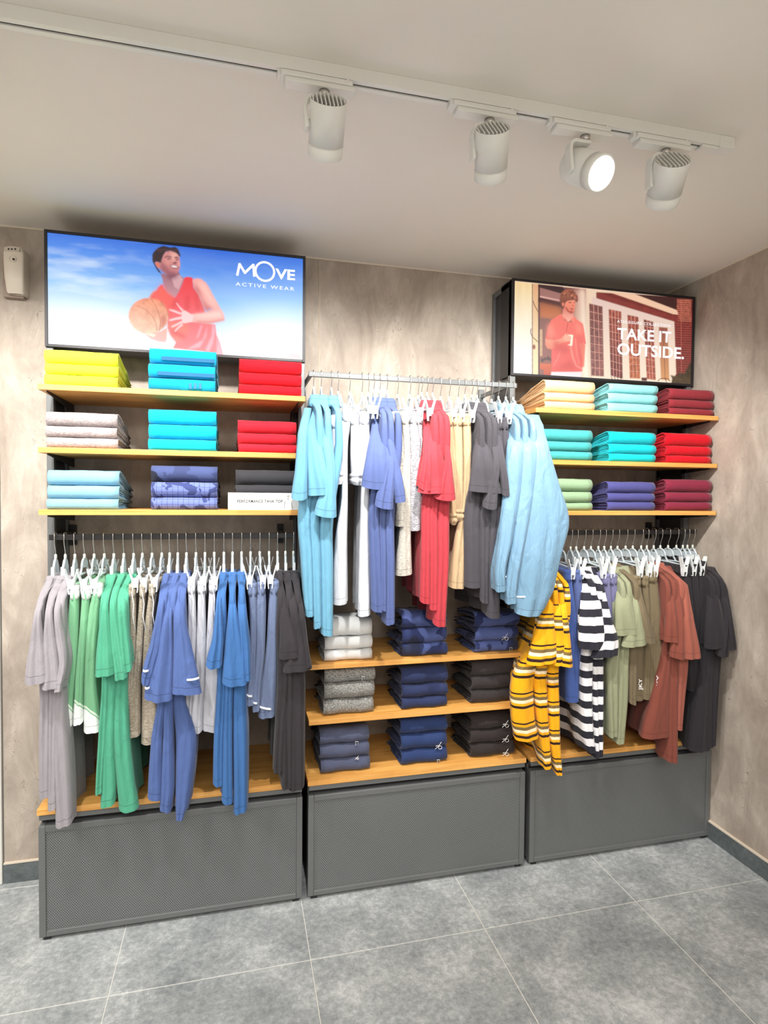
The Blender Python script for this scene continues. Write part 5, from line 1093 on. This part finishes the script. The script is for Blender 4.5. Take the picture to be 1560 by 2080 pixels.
def lamp(x, d, lab, power, angle=80, r=0.0425, L=0.122, side=-1, piv=0.016, extra=None):
    """adapter centred at x under the track; head aimed along d"""
    t = thing('track_spotlight', lab, 'spotlight', 'track spotlights', (x, -1.155, ZT)); d = Vector(d).normalized(); Yc = -1.155
    b = MB(); b.box(x - 0.088, x + 0.082, Yc - 0.019, Yc + 0.019, ZT - 0.014, ZT - 0.001); b.box(x - 0.078, x + 0.088, Yc - 0.017, Yc + 0.017, ZT - 0.026, ZT - 0.014); relobj(b.build('adapter', M_white, t, 0.003), t)
    b = MB(); b.box(x - 0.096, x - 0.080, Yc - 0.012, Yc + 0.012, ZT - 0.012, ZT + 0.006); relobj(b.build('lever', M_white, t, 0.001), t)
    b = MB(); b.box(x + 0.066, x + 0.072, Yc - 0.02, Yc + 0.02, ZT - 0.008, ZT + 0.001); relobj(b.build('latch', M_white, t, 0.001), t)
    px = x + 0.015; c = Vector((x + 0.006 + piv, Yc, ZT - 0.112)); up = -d
    s = Vector((side, 0, 0)); s = (s - d * s.dot(d)).normalized()
    b = MB(); b.tube([(px, Yc, ZT - 0.026), (px, Yc, ZT - 0.040)], 0.013, 16); relobj(b.build('swivel', M_chrome, t), t)
    e = c + s * (r + 0.007) + up * 0.006
    pts = [Vector((px + 0.012, Yc, ZT - 0.046)), Vector((px - 0.02, Yc, ZT - 0.046)), Vector((e.x + 0.012, Yc, ZT - 0.046)), Vector((e.x + 0.001, Yc, ZT - 0.054)), Vector((e.x - 0.003, (Yc + e.y) / 2, ZT - 0.075)), e, e + Vector((0, 0, -0.014))]
    b = MB(); n = len(pts); vs = []; w_ = 0.013; th_ = 0.0045
    for i, p in enumerate(pts):
        tg = (pts[min(i + 1, n - 1)] - pts[max(i - 1, 0)]).normalized(); ww = Vector((0, 1, 0)); nn = tg.cross(ww).normalized()
        for a, q in ((-1, -1), (1, -1), (1, 1), (-1, 1)): vs.append(tuple(p + ww * (a * w_) + nn * (q * th_)))
    fs = [(4 * i + k, 4 * i + (k + 1) % 4, 4 * i + 4 + (k + 1) % 4, 4 * i + 4 + k) for i in range(n - 1) for k in range(4)] + [(3, 2, 1, 0), (4 * n - 4, 4 * n - 3, 4 * n - 2, 4 * n - 1)]
    b.add(vs, fs); relobj(b.build('arm', M_white, t, 0.002), t)
    b = MB(); b.tube([tuple(c + s * (r - 0.004) + up * 0.006), tuple(e)], 0.009, 12); relobj(b.build('pivot', M_white, t), t)
    h0 = L / 2; b = MB()
    b.lathe([(r - 0.0025, -h0 + 0.006), (r - 0.001, -h0), (r, -h0 + 0.002), (r, h0 - 0.032), (r - 0.0030, h0 - 0.0315), (r - 0.0030, h0 - 0.0285), (r, h0 - 0.028), (r, h0 - 0.002), (r - 0.0015, h0), (r - 0.005, h0), (r - 0.006, h0 - 0.010)], c, d, 40)
    b.lathe([(r - 0.0025, -h0 + 0.006), (r - 0.0028, -h0 + 0.026), (0.0005, -h0 + 0.027)], c, d, 40); head = relobj(b.build('lamp_head', M_white, t), t)
    f1 = d.orthogonal().normalized(); a1 = s; a2 = d.cross(a1).normalized(); b = MB()
    for k in range(-4, 5):   # cooling fins in the open back
        o_ = k * r * 0.215; hw = math.sqrt(max(r * r * 0.86 - o_ * o_, 1e-6)); base = c + d * (-h0 + 0.0265) + a1 * o_; vs = []
        for u in (-1, 1):
            for v in (0, 1):
                for q in (-1, 1): vs.append(tuple(base + a2 * (u * hw) + up * (v * (0.0255 + 0.004 * hw / r)) + a1 * (q * 0.0013)))
        b.add(vs, [(0, 1, 3, 2), (4, 6, 7, 5), (0, 4, 5, 1), (2, 3, 7, 6), (0, 2, 6, 4), (1, 5, 7, 3)])
    b.build('cooling_fins', M_white, head)['kind'] = 'stuff'
    b = MB(); b.lathe([(r - 0.006, h0 - 0.010), (0.0005, h0 - 0.009)], c, d, 32); b.build('lens', M_lens, head)
    o = spot('spot_light', c + d * (h0 + 0.004), d, power, angle, 0.75, 0.03); o.parent = t; o.location = (c + d * (h0 + 0.004)) - t.location
    return t
SP = 74
lamp(0.186, (0.04, 0.77, -0.64), 'white track spotlight aimed at the wall, leftmost of the four in view', SP, 92)
lamp(0.611, (0.28, 0.75, -0.66), 'white track spotlight aimed at the wall, second from the left', SP, 92)
lamp(0.886, (0.24, -0.79, -0.56), 'white track spotlight turned toward the room with its lens glowing', 45, 90, r=0.046, L=0.118)
lamp(1.137, (0.32, 0.77, -0.64), 'white track spotlight aimed down the right display, at the track end', SP, 92, r=0.046, L=0.118)
lamp(-0.62, (-0.02, 0.70, -0.68), 'white track spotlight outside the left edge of the photo, nearer one', SP, 92)
lamp(-1.45, (0.35, 0.62, -0.70), 'white track spotlight outside the left edge of the photo, farther one', SP * 0.7, 92)

# ------------------------------------------------------------------ air freshener on the wall
t = thing('air_freshener', 'cream wall-mounted air freshener beside the basketball sign', 'air freshener', loc=(-0.84, 0, 2.3))
Yf = -0.075; prof = []
for (py, xl, xr, dd) in ((497, 10, 40, 0.012), (500, 6, 45, 0.004), (512, 5, 48, 0.0), (530, 5.5, 48, 0.0), (560, 7, 47.5, 0.002), (590, 11, 46.5, 0.006), (592, 12, 46, 0.02)):
    p, q = at(xl, py, Yf), at(xr, py, Yf); prof.append((p.z, p.x, q.x, Yf + dd))
b = MB(); vs = []; n = 0
for z, xa, xb, yy in prof:
    c = 0.007; rg = [(xa, 0.0), (xa, yy + c), (xa + c * .4, yy + c * .3), (xa + c, yy), ((xa + xb) / 2, yy - 0.004), (xb - c, yy), (xb - c * .4, yy + c * .3), (xb, yy + c), (xb, 0.0)]; n = len(rg); vs += [(x, min(y, 0), z) for x, y in rg]
fs = [(i * n + j, i * n + j + 1, (i + 1) * n + j + 1, (i + 1) * n + j) for i in range(len(prof) - 1) for j in range(n - 1)] + [tuple(range(n)), tuple((len(prof) - 1) * n + j for j in range(n - 1, -1, -1))]
b.add(vs, fs, True); relobj(b.build('housing', M_whitep, t), t)
p, q = at(9, 501, Yf - 0.004), at(40, 511, Yf - 0.004); b = MB(); b.box(p.x, q.x, Yf - 0.0052, Yf + 0.01, q.z, p.z); relobj(b.build('button_panel', simple('panel_grey', (196, 186, 172), 0.5), t, 0.001), t)
for k in range(3):
    c = at(17.5 + k * 6.7, 506, Yf - 0.0052); b = MB(); b.lathe([(0.0005, 0.0012), (0.0030, 0.001), (0.0032, 0)], (c.x, c.y, c.z), (0, -1, 0), 12); relobj(b.build('button', M_slot, t), t)
c = at(26, 526, Yf - 0.003); b = MB(); b.lathe([(0.0125, 0), (0.0118, 0.003), (0.0100, 0.002), (0.0095, -0.006), (0.0005, -0.007)], (c.x, c.y - 0.001, c.z), (0, -1, 0), 24); relobj(b.build('nozzle_ring', M_whitep, t), t)
b = MB(); b.lathe([(0.0045, -0.006), (0.0042, 0.0), (0.0005, 0.0005)], (c.x + 0.003, c.y - 0.002, c.z - 0.001), (0, -1, 0), 14); relobj(b.build('nozzle', M_slot, t), t)
b = MB(); b.box(at(14, 560, -0.02).x - 0.01, at(47, 560, -0.02).x + 0.004, -0.03, 0.0, at(30, 598, -0.03).z - 0.012, at(30, 500, -0.03).z - 0.02); relobj(b.build('back_plate', simple('plate_taupe', (150, 132, 120), 0.6), t, 0.002), t)
